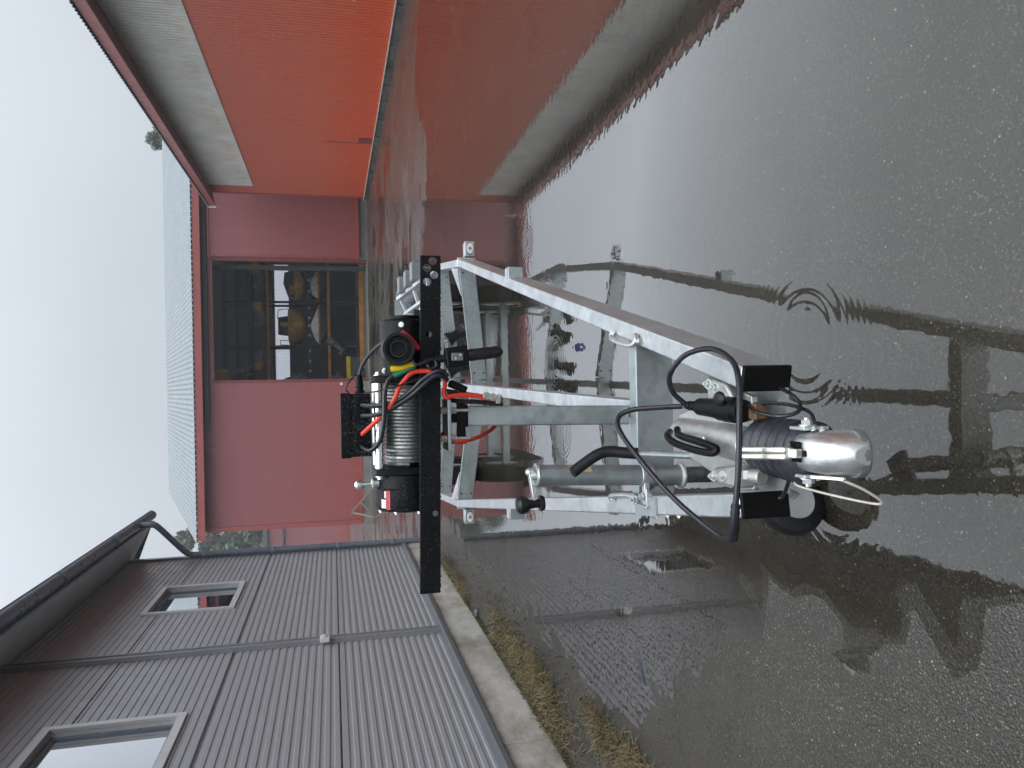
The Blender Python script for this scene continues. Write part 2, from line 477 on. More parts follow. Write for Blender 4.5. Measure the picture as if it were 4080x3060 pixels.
for args in ((0.125, 2.075, 0.14, 0.032, 0.05, 6e-4), (0.125, 2.075, 0.20, 0.022, 0.032, 2.2e-4), (0.125, 2.075, 0.26, 0.05, 0.024, 8e-5),
             (-0.10, 1.93, 0.09, 0.04, 0.02, 5e-5), (-0.62, 1.62, 0.05, 0.03, 0.018, 7e-5), (-0.60, 1.36, 0.03, 0.02, 0.013, 5e-5),
             (0.62, 4.9, 0.10, 0.06, 0.03, 1.3e-4), (-0.72, 5.1, 0.12, 0.07, 0.03, 1.2e-4), (0.15, 4.75, 0.14, 0.09, 0.035, 1.6e-4),
             (-0.3, 4.6, 0.12, 0.08, 0.03, 1.3e-4), (-0.35, 1.95, 0.16, 0.06, 0.03, 6e-5), (1.05, 5.4, 0.1, 0.06, 0.03, 1.0e-4)):
    h = t.math('ADD', h, ring(*args))
nrm = t.bump(h, 1.0)
fr = t.node('ShaderNodeFresnel'); fr.inputs['IOR'].default_value = 1.33
t.l.new(nrm, fr.inputs['Normal'])
mirror = t.math('MINIMUM', t.math('MULTIPLY', t.math('POWER', fr.outputs[0], 1.42), 13.2), 0.60)
gl = t.node('ShaderNodeBsdfGlossy'); gl.inputs['Roughness'].default_value = 0.02
t.l.new(nrm, gl.inputs['Normal'])
tp = t.node('ShaderNodeBsdfTransparent'); tp.inputs['Color'].default_value = (0.93, 0.92, 0.88, 1)
mx = t.node('ShaderNodeMixShader')
t.l.new(mirror, mx.inputs[0]); t.l.new(tp.outputs[0], mx.inputs[1]); t.l.new(gl.outputs[0], mx.inputs[2])
t.l.new(mx.outputs[0], t.out.inputs['Surface'])
M['water'] = t.m

def foliage(name, lo, hi, rough=0.6):
    t = NT(name)
    n = t.n.new('ShaderNodeObjectInfo')
    t.set(t.p.inputs['Base Color'], t.ramp(t.noise(2.5, 4, 0.6), [(0.3, lo), (0.7, hi)]))
    t.p.inputs['Roughness'].default_value = rough
    return t.m
M['leaf'] = foliage('dark_green_leaves', (0.03, 0.05, 0.022), (0.075, 0.10, 0.05))
M['leaf_pale'] = foliage('grey_green_leaves', (0.06, 0.085, 0.05), (0.12, 0.15, 0.09))
M['dry_grass'] = foliage('dry_straw_grass', (0.085, 0.066, 0.03), (0.24, 0.185, 0.085), 0.6)
M['moss'] = foliage('mossy_weeds', (0.035, 0.04, 0.012), (0.11, 0.10, 0.03), 0.7)

# ================================================================== THE SETTING
def sstep(a, b, x):
    q = min(1, max(0, (x - a) / (b - a))); return q * q * (3 - 2 * q)
def nz(x, y, s, o=0.0): return noise.noise(V((x * s, y * s, o)))

def ground_h(x, y):
    """the yard: a shallow dish that holds the puddle, rising to the walls and the far apron"""
    xb = -1.72 + 1.0 * sstep(3.9, 2.0, y) + 0.16 * sstep(2.0, 1.0, y)
    s1 = x - xb + 0.16 * nz(x, y, 1.3, 3) + 0.10 * nz(x, y, 4.1, 9)
    s2 = (12.0 - y + 1.6 * nz(x, y, 0.45, 5) + 0.5 * nz(x, y, 1.7, 2)) * 0.45
    s = min(s1, s2)
    pud = -0.028 * sstep(0, 1.3, s) if s > 0 else 0.030 * sstep(0, 0.9, -s)
    far = sstep(10.5, 14.0, y)
    fr = 0.002 + 0.010 * nz(x, y, 0.33, 1) + 0.011 * nz(x, y, 0.95, 4) + 0.008 * nz(x, y, 2.6, 7)
    pud = pud * (1 - far) + fr * far
    pud += 0.02 * sstep(5.9, 6.8, x)
    out = sstep(28.0, 30.0, y)
    pud = pud * (1 - out) + 0.012 * out
    if x < -2.2 and y < 12.3: pud = max(pud, 0.024)
    rough = 0.0022 * nz(x, y, 6.5, 6) + 0.0015 * nz(x, y, 13, 8)
    edge = sstep(40, 120, max(abs(x), abs(y)))
    return (pud + rough) * (1 - edge) + 0.01 * edge

def axis(lo, hi, step, outs_lo, outs_hi):
    n = round((hi - lo) / step)
    return outs_lo + [lo + (hi - lo) * i / n for i in range(n + 1)] + outs_hi
gx = axis(-6.6, 7.2, 0.095, [-600, -200, -80, -40, -20, -14, -11, -9, -7.5], [8, 9.5, 12, 20, 40, 80, 200, 600])
gy = axis(-4.0, 32.0, 0.12, [-600, -200, -80, -40, -20, -10, -6], [34, 38, 46, 60, 80, 120, 250, 700])
gm = MB()
gm.v = [V((x, y, ground_h(x, y))) for y in gy for x in gx]
nx = len(gx)
gm.f = [[j * nx + i, j * nx + i + 1, (j + 1) * nx + i + 1, (j + 1) * nx + i] for j in range(len(gy) - 1) for i in range(nx - 1)]
gm.build('ground', M['asphalt'], origin=(0, 0, 0), fix=False, kind='structure')

wm = MB()
wm.quad((-2.30, -4.0, 0), (6.88, -4.0, 0), (6.88, 29.9, 0), (-2.30, 29.9, 0))
wm.quad((-13.0, 12.45, 0), (-2.3005, 12.45, 0), (-2.3005, 29.9, 0), (-13.0, 29.9, 0))
wm.quad((-13.0, 29.9005, 0), (-5.2, 29.9005, 0), (-5.2, 60, 0), (-13.0, 60, 0))
wm.build('water', M['water'], origin=(0, 0, 0), fix=False, kind='structure')

# ---------------------------------------------------------------- corrugated sheets
def corrugated(a, along, length, up, height, nrm, pitch=0.112, amp=0.018, seg=10, rows=1, cusp=True, groove=0.028, gw=0.12):
    """sinus sheet: a = lower start corner"""
    a, along, up, nrm = V(a), V(along).normalized(), V(up).normalized(), V(nrm).normalized()
    m = MB()
    if cusp:      # pan sheet with narrow deep grooves
        st = [pitch * (k + f_) for k in range(int(length / pitch)) for f_ in (0.0, 0.5 - gw, 0.57 - gw, 0.43 + gw, 0.5 + gw)] + [length]
        dp_ = [0.0, 0.0, -groove, -groove, 0.0] * int(length / pitch) + [0.0]
        n = len(st)
        for r in range(rows + 1):
            m.v += [a + along * s + up * (height * r / rows) + nrm * d_ for s, d_ in zip(st, dp_)]
        m.f = [[r * n + i, r * n + i + 1, (r + 1) * n + i + 1, (r + 1) * n + i] for r in range(rows) for i in range(n - 1)]
        return m
    n = max(2, int(length / pitch * seg))
    for r in range(rows + 1):
        for i in range(n + 1):
            s = length * i / n
            w = math.sin(2 * math.pi * s / pitch)
            m.v.append(a + along * s + up * (height * r / rows) + nrm * (amp * w))
    for r in range(rows):
        for i in range(n):
            m.f.append([r * (n + 1) + i, r * (n + 1) + i + 1, (r + 1) * (n + 1) + i + 1, (r + 1) * (n + 1) + i])
    return m

def ribbed_roof(a, along, length, upslope, run, nrm, pitch, top, rise, slope_w):
    """trapezoid ribs running up the slope"""
    a, along, upslope, nrm = V(a), V(along).normalized(), V(upslope).normalized(), V(nrm).normalized()
    prof = []; s = 0
    while s < length:
        flat = pitch - top - 2 * slope_w
        for ds, hh in ((0, 0), (flat, 0), (flat + slope_w, rise), (flat + slope_w + top, rise)):
            if s + ds <= length: prof.append((s + ds, hh))
        s += pitch
    m = MB()
    for q in (0, run):
        m.v += [a + along * s + nrm * h + upslope * q for s, h in prof]
    n = len(prof)
    m.f = [[i, i + 1, n + i + 1, n + i] for i in range(n - 1)]
    return m

# ---------------------------------------------------------------- grey building (upright left)
GX = -2.40
gb = thing('grey_building', (-6.2, 5.0, 0), 'grey building clad in horizontal ribbed steel panels on a concrete plinth', 'building')
WINS = [(9.04, 10.26, 2.51, 3.48), (4.96, 6.18, 2.50, 3.47)]
def wall_panel(y0, y1, z0, z1, x=GX):
    prof = []; pitch = 0.066; z = z0 + 0.012
    prof.append((z0, -0.02)); prof.append((z0 + 0.008, 0.0))
    while z + pitch * 0.55 < z1 - 0.02:
        prof += [(z + 0.029, 0.0), (z + 0.034, -0.007), (z + 0.060, -0.007), (z + 0.066, 0.0)]
        z += pitch
    prof += [(z1 - 0.008, 0.0), (z1, -0.02)]
    m = MB()
    for (za, xa), (zb, xb) in zip(prof, prof[1:]):
        spans = [(y0, y1)]
        for wy0, wy1, wz0, wz1 in WINS:
            if wz0 + 0.02 < (za + zb) / 2 < wz1 - 0.02:
                ns = []
                for a, b in spans:
                    if wy1 <= a or wy0 >= b: ns.append((a, b)); continue
                    if wy0 > a: ns.append((a, wy0 + 0.02))
                    if wy1 < b: ns.append((wy1 - 0.02, b))
                spans = ns
        for a, b in spans:
            m.quad((x + xa, b, za), (x + xa, a, za), (x + xb, a, zb), (x + xb, b, zb))
    return m
BAYS = [(-3.0, 3.16), (3.16, 7.58), (7.58, 11.98)]
ROWS = [(0.40, 1.385), (1.385, 2.335), (2.335, 3.30), (3.30, 4.30)]
for y0, y1 in BAYS:
    for z0, z1 in ROWS:
        wall_panel(y0 + 0.01, y1 - 0.01, z0 + 0.002, z1 - 0.002).build('wall_panel', M['grey_wall'], gb, fix=False, ang=0.3)
# backing wall, end walls
m = MB()
def backing(x, y0, y1, z0, z1, holes):
    ys = sorted({y0, y1, *[h[0] + 0.02 for h in holes], *[h[1] - 0.02 for h in holes]})
    zs = sorted({z0, z1, *[h[2] + 0.02 for h in holes], *[h[3] - 0.02 for h in holes]})
    for a, b in zip(ys, ys[1:]):
        for c, d in zip(zs, zs[1:]):
            if any(h[0] < (a + b) / 2 < h[1] and h[2] < (c + d) / 2 < h[3] for h in holes): continue
            m.span((x - 0.12, a, c), (x, b, d))
backing(GX - 0.03, -3.0, 12.0, 0.0, 4.3, WINS)
m.span((-10, 11.88, 0), (GX - 0.15, 12.0, 4.3)); m.span((-10, -3.0, 0), (GX - 0.15, -2.88, 4.3)); m.span((-10.12, -3.0, 0), (-10, 12.0, 4.3))
m.span((-10, -2.88, 4.2), (GX - 0.15, 11.88, 4.28))
m.build('wall', M['grey_trim'], gb)
MB().span((-10, -2.88, 0.3), (GX - 0.15, 11.88, 0.36)).build('floor', M['concrete'], gb)
for y in (3.16, 7.58):
    q = MB(); q.span((GX - 0.005, y - 0.055, 0.40), (GX + 0.03, y + 0.055, 4.28))
    q.span((GX + 0.03, y - 0.055, 0.40), (GX + 0.045, y - 0.043, 4.28)); q.span((GX + 0.03, y + 0.043, 0.40), (GX + 0.045, y + 0.055, 4.28))
    q.build('joint_cover', M['grey_trim'], gb, bevel=0.003)
q = MB(); q.span((GX - 0.04, 11.93, 0.40), (GX + 0.028, 12.03, 4.28)); q.build('corner_trim', M['grey_trim'], gb, bevel=0.003)
ya = -3.0
for yb in (3.2, 6.3, 8.1, 12.03):
    q = MB(); q.prism([(GX - 0.02, ya, 0.425), (GX + 0.012, ya, 0.425), (GX + 0.065, ya, 0.395), (GX + 0.065, ya, 0.36), (GX + 0.055, ya, 0.36), (GX + 0.05, ya, 0.385), (GX - 0.02, ya, 0.385)], (0, yb - ya - 0.006, 0))
    q.build('base_flashing', M['dark_flashing'], gb)
    ya = yb
# concrete plinth in blocks
ya = -3.0
for yb in (-0.9, 1.1, 2.9, 4.98, 6.42, 7.23, 8.43, 9.15, 10.6, 12.02):
    q = MB(); j = 0.006 * random.random()
    q.hexa([(GX - 0.2, ya + 0.004, -0.1), (GX + 0.045 + j, ya + 0.004, -0.1), (GX + 0.045 + j, yb - 0.004, -0.1), (GX - 0.2, yb - 0.004, -0.1),
            (GX - 0.2, ya + 0.004, 0.383), (GX + 0.03 + j, ya + 0.004, 0.383), (GX + 0.03 + j, yb - 0.004, 0.383), (GX - 0.2, yb - 0.004, 0.383)])
    q.build('plinth_block', M['concrete'], gb, bevel=0.006)
    ya = yb
# windows
for wy0, wy1, wz0, wz1 in WINS:
    fl = 0.06
    q = MB()
    def bar(y0, y1, z0, z1, x0, x1): q.span((x0, y0, z0), (x1, y1, z1))
    for (x0, x1, w, o) in ((GX - 0.01, GX + 0.02, fl, 0.0),):
        bar(wy0, wy0 + w, wz0, wz1, x0, x1); bar(wy1 - w, wy1, wz0, wz1, x0, x1)
        bar(wy0 + w, wy1 - w, wz0, wz0 + w, x0, x1); bar(wy0 + w, wy1 - w, wz1 - w, wz1, x0, x1)
    w = q.build('window', M['frame'], gb, bevel=0.003)
    a0, a1, b0, b1 = wy0 + fl, wy1 - fl, wz0 + fl, wz1 - fl
    q = MB(); t_ = 0.012
    bar(a0 - t_, a0, b0 - t_, b1 + t_, GX - 0.14, GX - 0.011); bar(a1, a1 + t_, b0 - t_, b1 + t_, GX - 0.14, GX - 0.011)
    bar(a0, a1, b0 - t_, b0, GX - 0.14, GX - 0.011); bar(a0, a1, b1, b1 + t_, GX - 0.14, GX - 0.011)
    q.build('reveal', M['frame'], w)
    q = MB(); s = 0.035
    bar(a0, a0 + s, b0, b1, GX - 0.08, GX - 0.04); bar(a1 - s, a1, b0, b1, GX - 0.08, GX - 0.04)
    bar(a0 + s, a1 - s, b0, b0 + s, GX - 0.08, GX - 0.04); bar(a0 + s, a1 - s, b1 - s, b1, GX - 0.08, GX - 0.04)
    q.build('sash', M['pipe'], w, bevel=0.003)
    q = MB(); q.quad((GX - 0.055, a0 + s, b0 + s), (GX - 0.055, a1 - s, b0 + s), (GX - 0.055, a1 - s, b1 - s), (GX - 0.055, a0 + s, b1 - s))
    q.build('pane', M['glass'], w, fix=False)
    zb_ = wz0 + (0.47 if wy0 > 8 else 0.16)
    q = MB(); n_ = 14
    q.span((GX - 0.190, a0 + 0.02, zb_), (GX - 0.186, a1 - 0.02, b1 + 0.03)); q.cyl((GX - 0.188, a0 + 0.02, zb_ - 0.008), (GX - 0.188, a1 - 0.02, zb_ - 0.008), 0.011, n=8)
    q.build('blind', M['blind'], w)
# roof, soffit, gutter, downpipe
EX, EZ, SL = -1.90, 4.12, R(20)
up_s = V((-math.cos(SL), 0, math.sin(SL))); nr_s = V((math.sin(SL), 0, math.cos(SL)))
rf = ribbed_roof((EX, -3.2, EZ), (0, 1, 0), 15.55, up_s, 9.0, nr_s, 0.495, 0.09, 0.055, 0.035).build('roof', M['grey_roof'], gb, fix=False)
MB().prism([(GX - 0.03, -3.1, 4.30), (EX + 0.0, -3.1, 4.03), (EX + 0.0, -3.1, 4.10), (GX - 0.03, -3.1, 4.28 + 0.09)], (0, 15.4, 0)).build('soffit', M['soffit'], rf)
MB().span((EX + 0.002, -3.15, 4.0), (EX + 0.022, 12.32, 4.125)).build('fascia', M['pipe'], rf)
MB().prism([(EX, 12.30, 4.03), (-8.0, 12.30, 6.25), (-8.0, 12.30, 6.42), (EX, 12.30, 4.17)], (0, 0.03, 0)).build('barge_board', M['pipe'], rf)
MB().prism([(GX - 0.1, 11.9, 4.25), (-9.9, 11.9, 4.25), (-9.9, 11.9, 6.6)], (0, 0.1, 0)).build('gable', M['grey_trim'], rf)
# gutter (half round trough with rolled lip and joints)
q = MB(); gy0, gy1, gc, gr = -3.2, 12.42, V((EX + 0.095, 0, 4.065)), 0.068
n = 10
for yy in (gy0, gy1):
    for k in range(n + 1):
        a = math.pi + math.pi * k / n
        q.v.append(V((gc.x + gr * math.cos(a), yy, gc.z + gr * math.sin(a))))
q.f = [[k, k + 1, n + 2 + k, n + 1 + k] for k in range(n)]
q.prism([(gc.x + gr * math.cos(math.pi + math.pi * k / n), gy1, gc.z + gr * math.sin(math.pi + math.pi * k / n)) for k in range(n + 1)], (0, 0.004, 0))
q.cyl((gc.x + gr, gy0, gc.z + 0.004), (gc.x + gr, gy1, gc.z + 0.004), 0.009, n=6)
gut = q.build('gutter', M['pipe'], gb)
for yy in (1.2, 3.6, 6.0, 8.4, 10.3):
    q = MB(); q.tube([(gc.x + (gr + 0.006) * math.cos(math.pi + math.pi * k / 8), yy, gc.z + (gr + 0.006) * math.sin(math.pi + math.pi * k / 8)) for k in range(9)], 0.012, 6)
    q.build('gutter_joint', M['pipe'], gut)
px = GX + 0.075
pts = [(gc.x, 11.5, 4.01), (gc.x, 11.5, 3.9)] + spline([(gc.x, 11.5, 3.86), (gc.x - 0.05, 11.54, 3.79), (px + 0.09, 11.78, 3.52), (px + 0.012, 11.84, 3.43), (px, 11.85, 3.33)], 6) + [(px, 11.85, 0.12)]
dp = MB().tube(pts, 0.042, 12).build('downpipe', M['pipe'], gb)
for zb in (3.25, 2.3, 1.37, 0.56):
    q = MB(); q.cyl((px, 11.85, zb - 0.022), (px, 11.85, zb + 0.022), 0.048, n=12); q.span((GX, 11.84, zb - 0.008), (px - 0.04, 11.86, zb + 0.008))
    q.span((px + 0.03, 11.80, zb - 0.022), (px + 0.06, 11.806, zb + 0.022))
    q.build('pipe_bracket', M['grey_trim'], dp)
q = MB(); q.span((GX + 0.03, 7.46, 1.47), (GX + 0.075, 7.55, 1.56)); q.span((GX + 0.076, 7.475, 1.50), (GX + 0.09, 7.535, 1.545))
tag(q.build('sensor_box', M['white_plastic'], bevel=0.006), 'small white sensor box mounted on the joint strip of the grey wall', 'sensor box')

# ---------------------------------------------------------------- orange corrugated building (upright right)
OX = 6.95; OY0, OY1 = -2.0, 28.2
ob_ = thing('orange_building', (10.5, 13.0, 0), 'long orange-red building of corrugated sheet with a pale rooflight band under the eaves', 'building')
corrugated((OX, OY0, 0.172), (0, 1, 0), OY1 - OY0, (0, 0, 1), 3.715, (-1, 0, 0)).build('wall_sheet', M['orange_wall'], ob_, fix=False, ang=3)
corrugated((OX - 0.03, OY0, 3.86), (0, 1, 0), 27.08 - OY0, (0, 0, 1), 1.48, (-1, 0, 0), groove=0.08, gw=0.20).build('rooflight_band', M['rooflight'], ob_, fix=False, ang=3)
corrugated((OX, 27.06, 3.885), (0, 1, 0), OY1 - 27.06, (0, 0, 1), 1.45, (-1, 0, 0)).build('wall_sheet', M['orange_wall'], ob_, fix=False, ang=3)
MB().span((OX - 0.022, 28.12, 0.17), (OX + 0.1, 28.24, 5.33)).build('corner_trim', M['red_trim'], ob_)
q = MB(); q.span((OX + 0.055, OY0, 0.0), (OX + 0.12, OY1 - 0.1, 5.3)); q.span((OX + 0.12, 28.06, 0.0), (16.0, 28.2, 5.3)); q.span((OX + 0.12, OY0, 0), (16.0, OY0 + 0.1, 5.3)); q.span((15.9, OY0 + 0.1, 0), (16, 28.06, 5.3))
q.build('wall', M['red_dark'], ob_)
corrugated((OX + 0.12, 28.245, 0.17), (1, 0, 0), 8.8, (0, 0, 1), 5.1, (0, 1, 0)).build('wall_sheet', M['orange_wall'], ob_, fix=False, ang=3)
MB().span((OX - 0.012, 21.58, 0.20), (OX - 0.003, 22.02, 0.56)).build('repair_patch', M['red_dark'], ob_)
MB().span((OX - 0.010, 21.99, 0.57), (OX - 0.003, 22.02, 1.42)).build('repair_patch', M['red_dark'], ob_)
ya = OY0; k = 0
while ya < 28.4:
    L = random.uniform(0.32, 0.62); yb = min(ya + L, 28.52); j = random.uniform(-0.012, 0.02); zt = 0.152 + random.uniform(-0.01, 0.0)
    q = MB(); q.hexa([(OX - 0.05 - j, ya + 0.006, -0.06), (OX + 0.2, ya + 0.006, -0.06), (OX + 0.2, yb - 0.006, -0.06), (OX - 0.05 - j, yb - 0.006, -0.06),
                      (OX - 0.03 - j, ya + 0.006, zt), (OX + 0.2, ya + 0.006, zt), (OX + 0.2, yb - 0.006, zt + 0.004), (OX - 0.03 - j, yb - 0.006, zt - 0.003)])
    q.build('plinth_stone', M['stone'], ob_, bevel=0.008)
    ya = yb
MB().span((OX - 0.07, OY0, 0.155), (OX + 0.02, 28.5, 0.171)).build('sill_strip', M['cream_strip'], ob_)
FX = 6.44
MB().span((FX, OY0, 5.195), (FX + 0.03, 28.05, 5.405)).build('fascia', M['red_trim'], ob_)
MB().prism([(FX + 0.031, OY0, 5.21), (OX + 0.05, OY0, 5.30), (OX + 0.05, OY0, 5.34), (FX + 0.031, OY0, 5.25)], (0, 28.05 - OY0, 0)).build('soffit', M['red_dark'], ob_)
sl = R(14)
corrugated((FX - 0.05, OY0, 5.425), (0, 1, 0), 28.15 - OY0, (math.cos(sl), 0, math.sin(sl)), 5.0, (-math.sin(sl), 0, math.cos(sl)), 0.13, 0.016, 6, 1, False).build('roof', M['grey_roof'], ob_, fix=False, ang=3)
MB().prism([(FX - 0.06, 28.06, 5.17), (FX + 0.30, 28.06, 5.26), (FX + 0.30, 28.06, 5.53), (FX - 0.06, 28.06, 5.44)], (0, 0.03, 0)).build('end_flashing', M['white_plastic'], ob_)
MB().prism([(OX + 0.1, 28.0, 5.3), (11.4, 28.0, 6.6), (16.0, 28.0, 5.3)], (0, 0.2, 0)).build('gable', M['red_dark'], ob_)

# ---------------------------------------------------------------- red hall across the yard
HY = 30.0; HX0, HX1 = -5.08, 15.0; DX0, DX1, DZ = 0.40, 4.92, 5.62
hall = thing('red_hall', (4.0, 37.5, 0), 'large dark red hall with a grey corrugated roof and a wide open doorway', 'building')
corrugated((HX0, HY, 0.34), (1, 0, 0), DX0 - HX0, (0, 0, 1), 5.75, (0, -1, 0), 0.08, 0.0035, 6, 1, False).build('wall_sheet', M['red_wall'], hall, fix=False, ang=3)
corrugated((DX1, HY, 0.34), (1, 0, 0), HX1 - DX1, (0, 0, 1), 5.75, (0, -1, 0), 0.08, 0.0035, 6, 1, False).build('wall_sheet', M['red_wall'], hall, fix=False, ang=3)
corrugated((DX0, HY, DZ), (1, 0, 0), DX1 - DX0, (0, 0, 1), 0.47, (0, -1, 0), 0.08, 0.0035, 6, 1, False).build('wall_sheet', M['red_wall'], hall, fix=False, ang=3)
corrugated((HX0, HY, 0.34), (0, 1, 0), 15.1, (0, 0, 1), 5.75, (-1, 0, 0), 0.08, 0.0035, 6, 1, False).build('wall_sheet', M['red_wall'], hall, fix=False, ang=3)
q = MB()
q.span((HX0 + 0.02, HY + 0.02, 0.0), (DX0, HY + 0.16, 6.1)); q.span((DX1, HY + 0.02, 0), (HX1, HY + 0.16, 6.1)); q.span((DX0, HY + 0.02, DZ), (DX1, HY + 0.16, 6.1))
q.span((HX0 + 0.02, HY + 0.16, 0), (HX0 + 0.16, 45.12, 6.1)); q.span((HX1 - 0.14, HY + 0.16, 0), (HX1, 45.12, 6.1))
q.build('wall', M['hall_in'], hall)
q = MB()
BY = 45.0
q.span((HX0 + 0.16, BY, 0), (HX1 - 0.14, BY + 0.12, 3.70)); q.span((HX0 + 0.16, BY, 4.46), (HX1 - 0.14, BY + 0.12, 9.9))
q.build('inner_wall', M['hall_in'], hall)
corrugated((HX0 + 0.2, BY + 0.14, 3.68), (1, 0, 0), HX1 - HX0 - 0.4, (0, 0, 1), 0.80, (0, 1, 0), 0.19, 0.016, 6, 1, False).build('light_strip', M['translucent'], hall, fix=False, ang=3)
for a, b in ((HX0 - 0.03, DX0 - 0.02), (DX1 + 0.02, HX1)):
    MB().span((a, HY - 0.03, -0.1), (b, HY + 0.02, 0.335)).build('plinth', M['hall_base'], hall)
    MB().span((a, HY - 0.045, 0.336), (b, HY - 0.006, 0.40)).build('drip_flashing', M['red_trim'], hall)
MB().span((HX0 - 0.06, HY + 0.0, -0.1), (HX0 - 0.012, 45.1, 0.335)).build('plinth', M['hall_base'], hall)
q = MB(); q.span((HX0 - 0.04, HY - 0.035, 0.41), (HX0 + 0.12, HY - 0.009, 5.95)); q.span((HX0 - 0.04, HY - 0.009, 0.41), (HX0 - 0.012, HY + 0.12, 5.95))
q.build('corner_trim', M['red_trim'], hall)
MB().span((HX0 - 0.25, HY - 0.42, 5.97), (HX1, HY - 0.39, 6.22)).build('fascia', M['red_trim'], hall)
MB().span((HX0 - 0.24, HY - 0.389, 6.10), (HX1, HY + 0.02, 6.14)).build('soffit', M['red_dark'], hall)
MB().span((-1.35, HY - 0.14, 5.80), (8.0, HY - 0.05, 5.96)).build('door_rail', M['dark_steel'], hall)
for xa in (DX0, DX1):
    MB().span((xa - 0.05, HY - 0.03, 0.0), (xa + 0.05, HY + 0.20, DZ + 0.05)).build('door_jamb', M['red_dark'], hall)
for xa, xb in ((5.02, 9.6),):
    q = MB(); q.span((xa, HY - 0.13, 5.70), (xb, HY - 0.06, 5.76)); q.span((xa, HY - 0.13, 0.30), (xb, HY - 0.06, 0.42)); q.span((xa, HY - 0.13, 0.43), (xa + 0.05, HY - 0.06, 5.69))
    dl = q.build('sliding_door', M['red_trim'], hall)
    corrugated((xa + 0.05, HY - 0.10, 0.42), (1, 0, 0), xb - xa - 0.05, (0, 0, 1), 5.28, (0, -1, 0), 0.08, 0.0035, 6, 1, False).build('door_sheet', M['red_wall'], dl, fix=False, ang=3)
rl = math.atan2(3.80, 14.9)
corrugated((HX0 - 0.26, HY - 0.45, 6.265), (1, 0, 0), HX1 - HX0 + 0.3, (0, math.cos(rl), math.sin(rl)), 15.4, (0, -math.sin(rl), math.cos(rl)), 0.20, 0.026, 8, 3, True, 0.06).build('roof', M['roof_galv'], hall, fix=False, ang=3)
MB().prism([(HX0 - 0.28, HY - 0.45, 6.10), (HX0 - 0.28, HY + 14.5, 9.90), (HX0 - 0.28, HY + 14.5, 10.08), (HX0 - 0.28, HY - 0.45, 6.28)], (0.03, 0, 0)).build('barge_board', simple('pale_pink_board', (0.5, 0.38, 0.36), 0.6), hall)
MB().prism([(HX0 + 0.02, HY + 0.02, 6.1), (HX0 + 0.02, 45.12, 6.1), (HX0 + 0.02, 45.12, 9.75)], (0.12, 0, 0)).build('gable', M['red_dark'], hall)
q = MB(); q.span((HX0 + 0.16, HY - 0.3, -0.1), (HX1 - 0.14, BY, 0.022))
q.build('hall_floor', M['hall_base'], kind='structure')
# roof trusses seen dimly inside
for yy in (33.0, 38.0, 43.0):
    q = MB(); q.span((HX0 + 0.2, yy, 6.15), (HX1 - 0.2, yy + 0.15, 6.35))
    q.build('tie_beam', M['dark_steel'], hall)
for xx, yy in ((4.78, 31.0), (5.25, 31.2), (-0.4, 31.2)):
    MB().span((xx - 0.08, yy - 0.1, 0.02), (xx + 0.08, yy + 0.1, 6.14)).build('column', M['dark_steel'], hall)
MB().beam((5.2, 31.05, 5.0), (4.82, 31.0, 1.0), 0.08, 0.08).build('brace', M['dark_steel'], hall)

# white square sign by the doorway
q = MB(); q.span((0.20, HY - 0.03, 1.02), (0.29, HY - 0.012, 1.11))
sg = q.build('door_sign', M['white_plastic']); tag(sg, 'tiny white square sign on the red wall beside the doorway', 'sign')

# ---------------------------------------------------------------- low red building far left
fb = thing('far_red_building', (-16.0, 85.0, 0), 'low red building with a dark roof edge beyond the hall', 'building')
corrugated((-25.0, 82.0, 0.02), (1, 0, 0), 15.0, (0, 0, 1), 6.6, (0, -1, 0), 0.3, 0.02, 4, 1, False).build('wall_sheet', M['red_wall'], fb, fix=False, ang=3)
MB().span((-25.0, 82.05, 0), (-10.0, 92, 6.6)).build('wall', M['red_dark'], fb)
MB().span((-25.0, 81.9, 6.62), (-9.9, 82.04, 8.1)).build('parapet', M['red_wall'], fb)
MB().span((-25.2, 81.6, 8.1), (-9.7, 92, 8.55)).build('roof', M['grey_roof'], fb)
MB().span((-25.0, 81.8, 6.5), (-9.9, 81.89, 6.68)).build('canopy_edge', M['grey_roof'], fb)

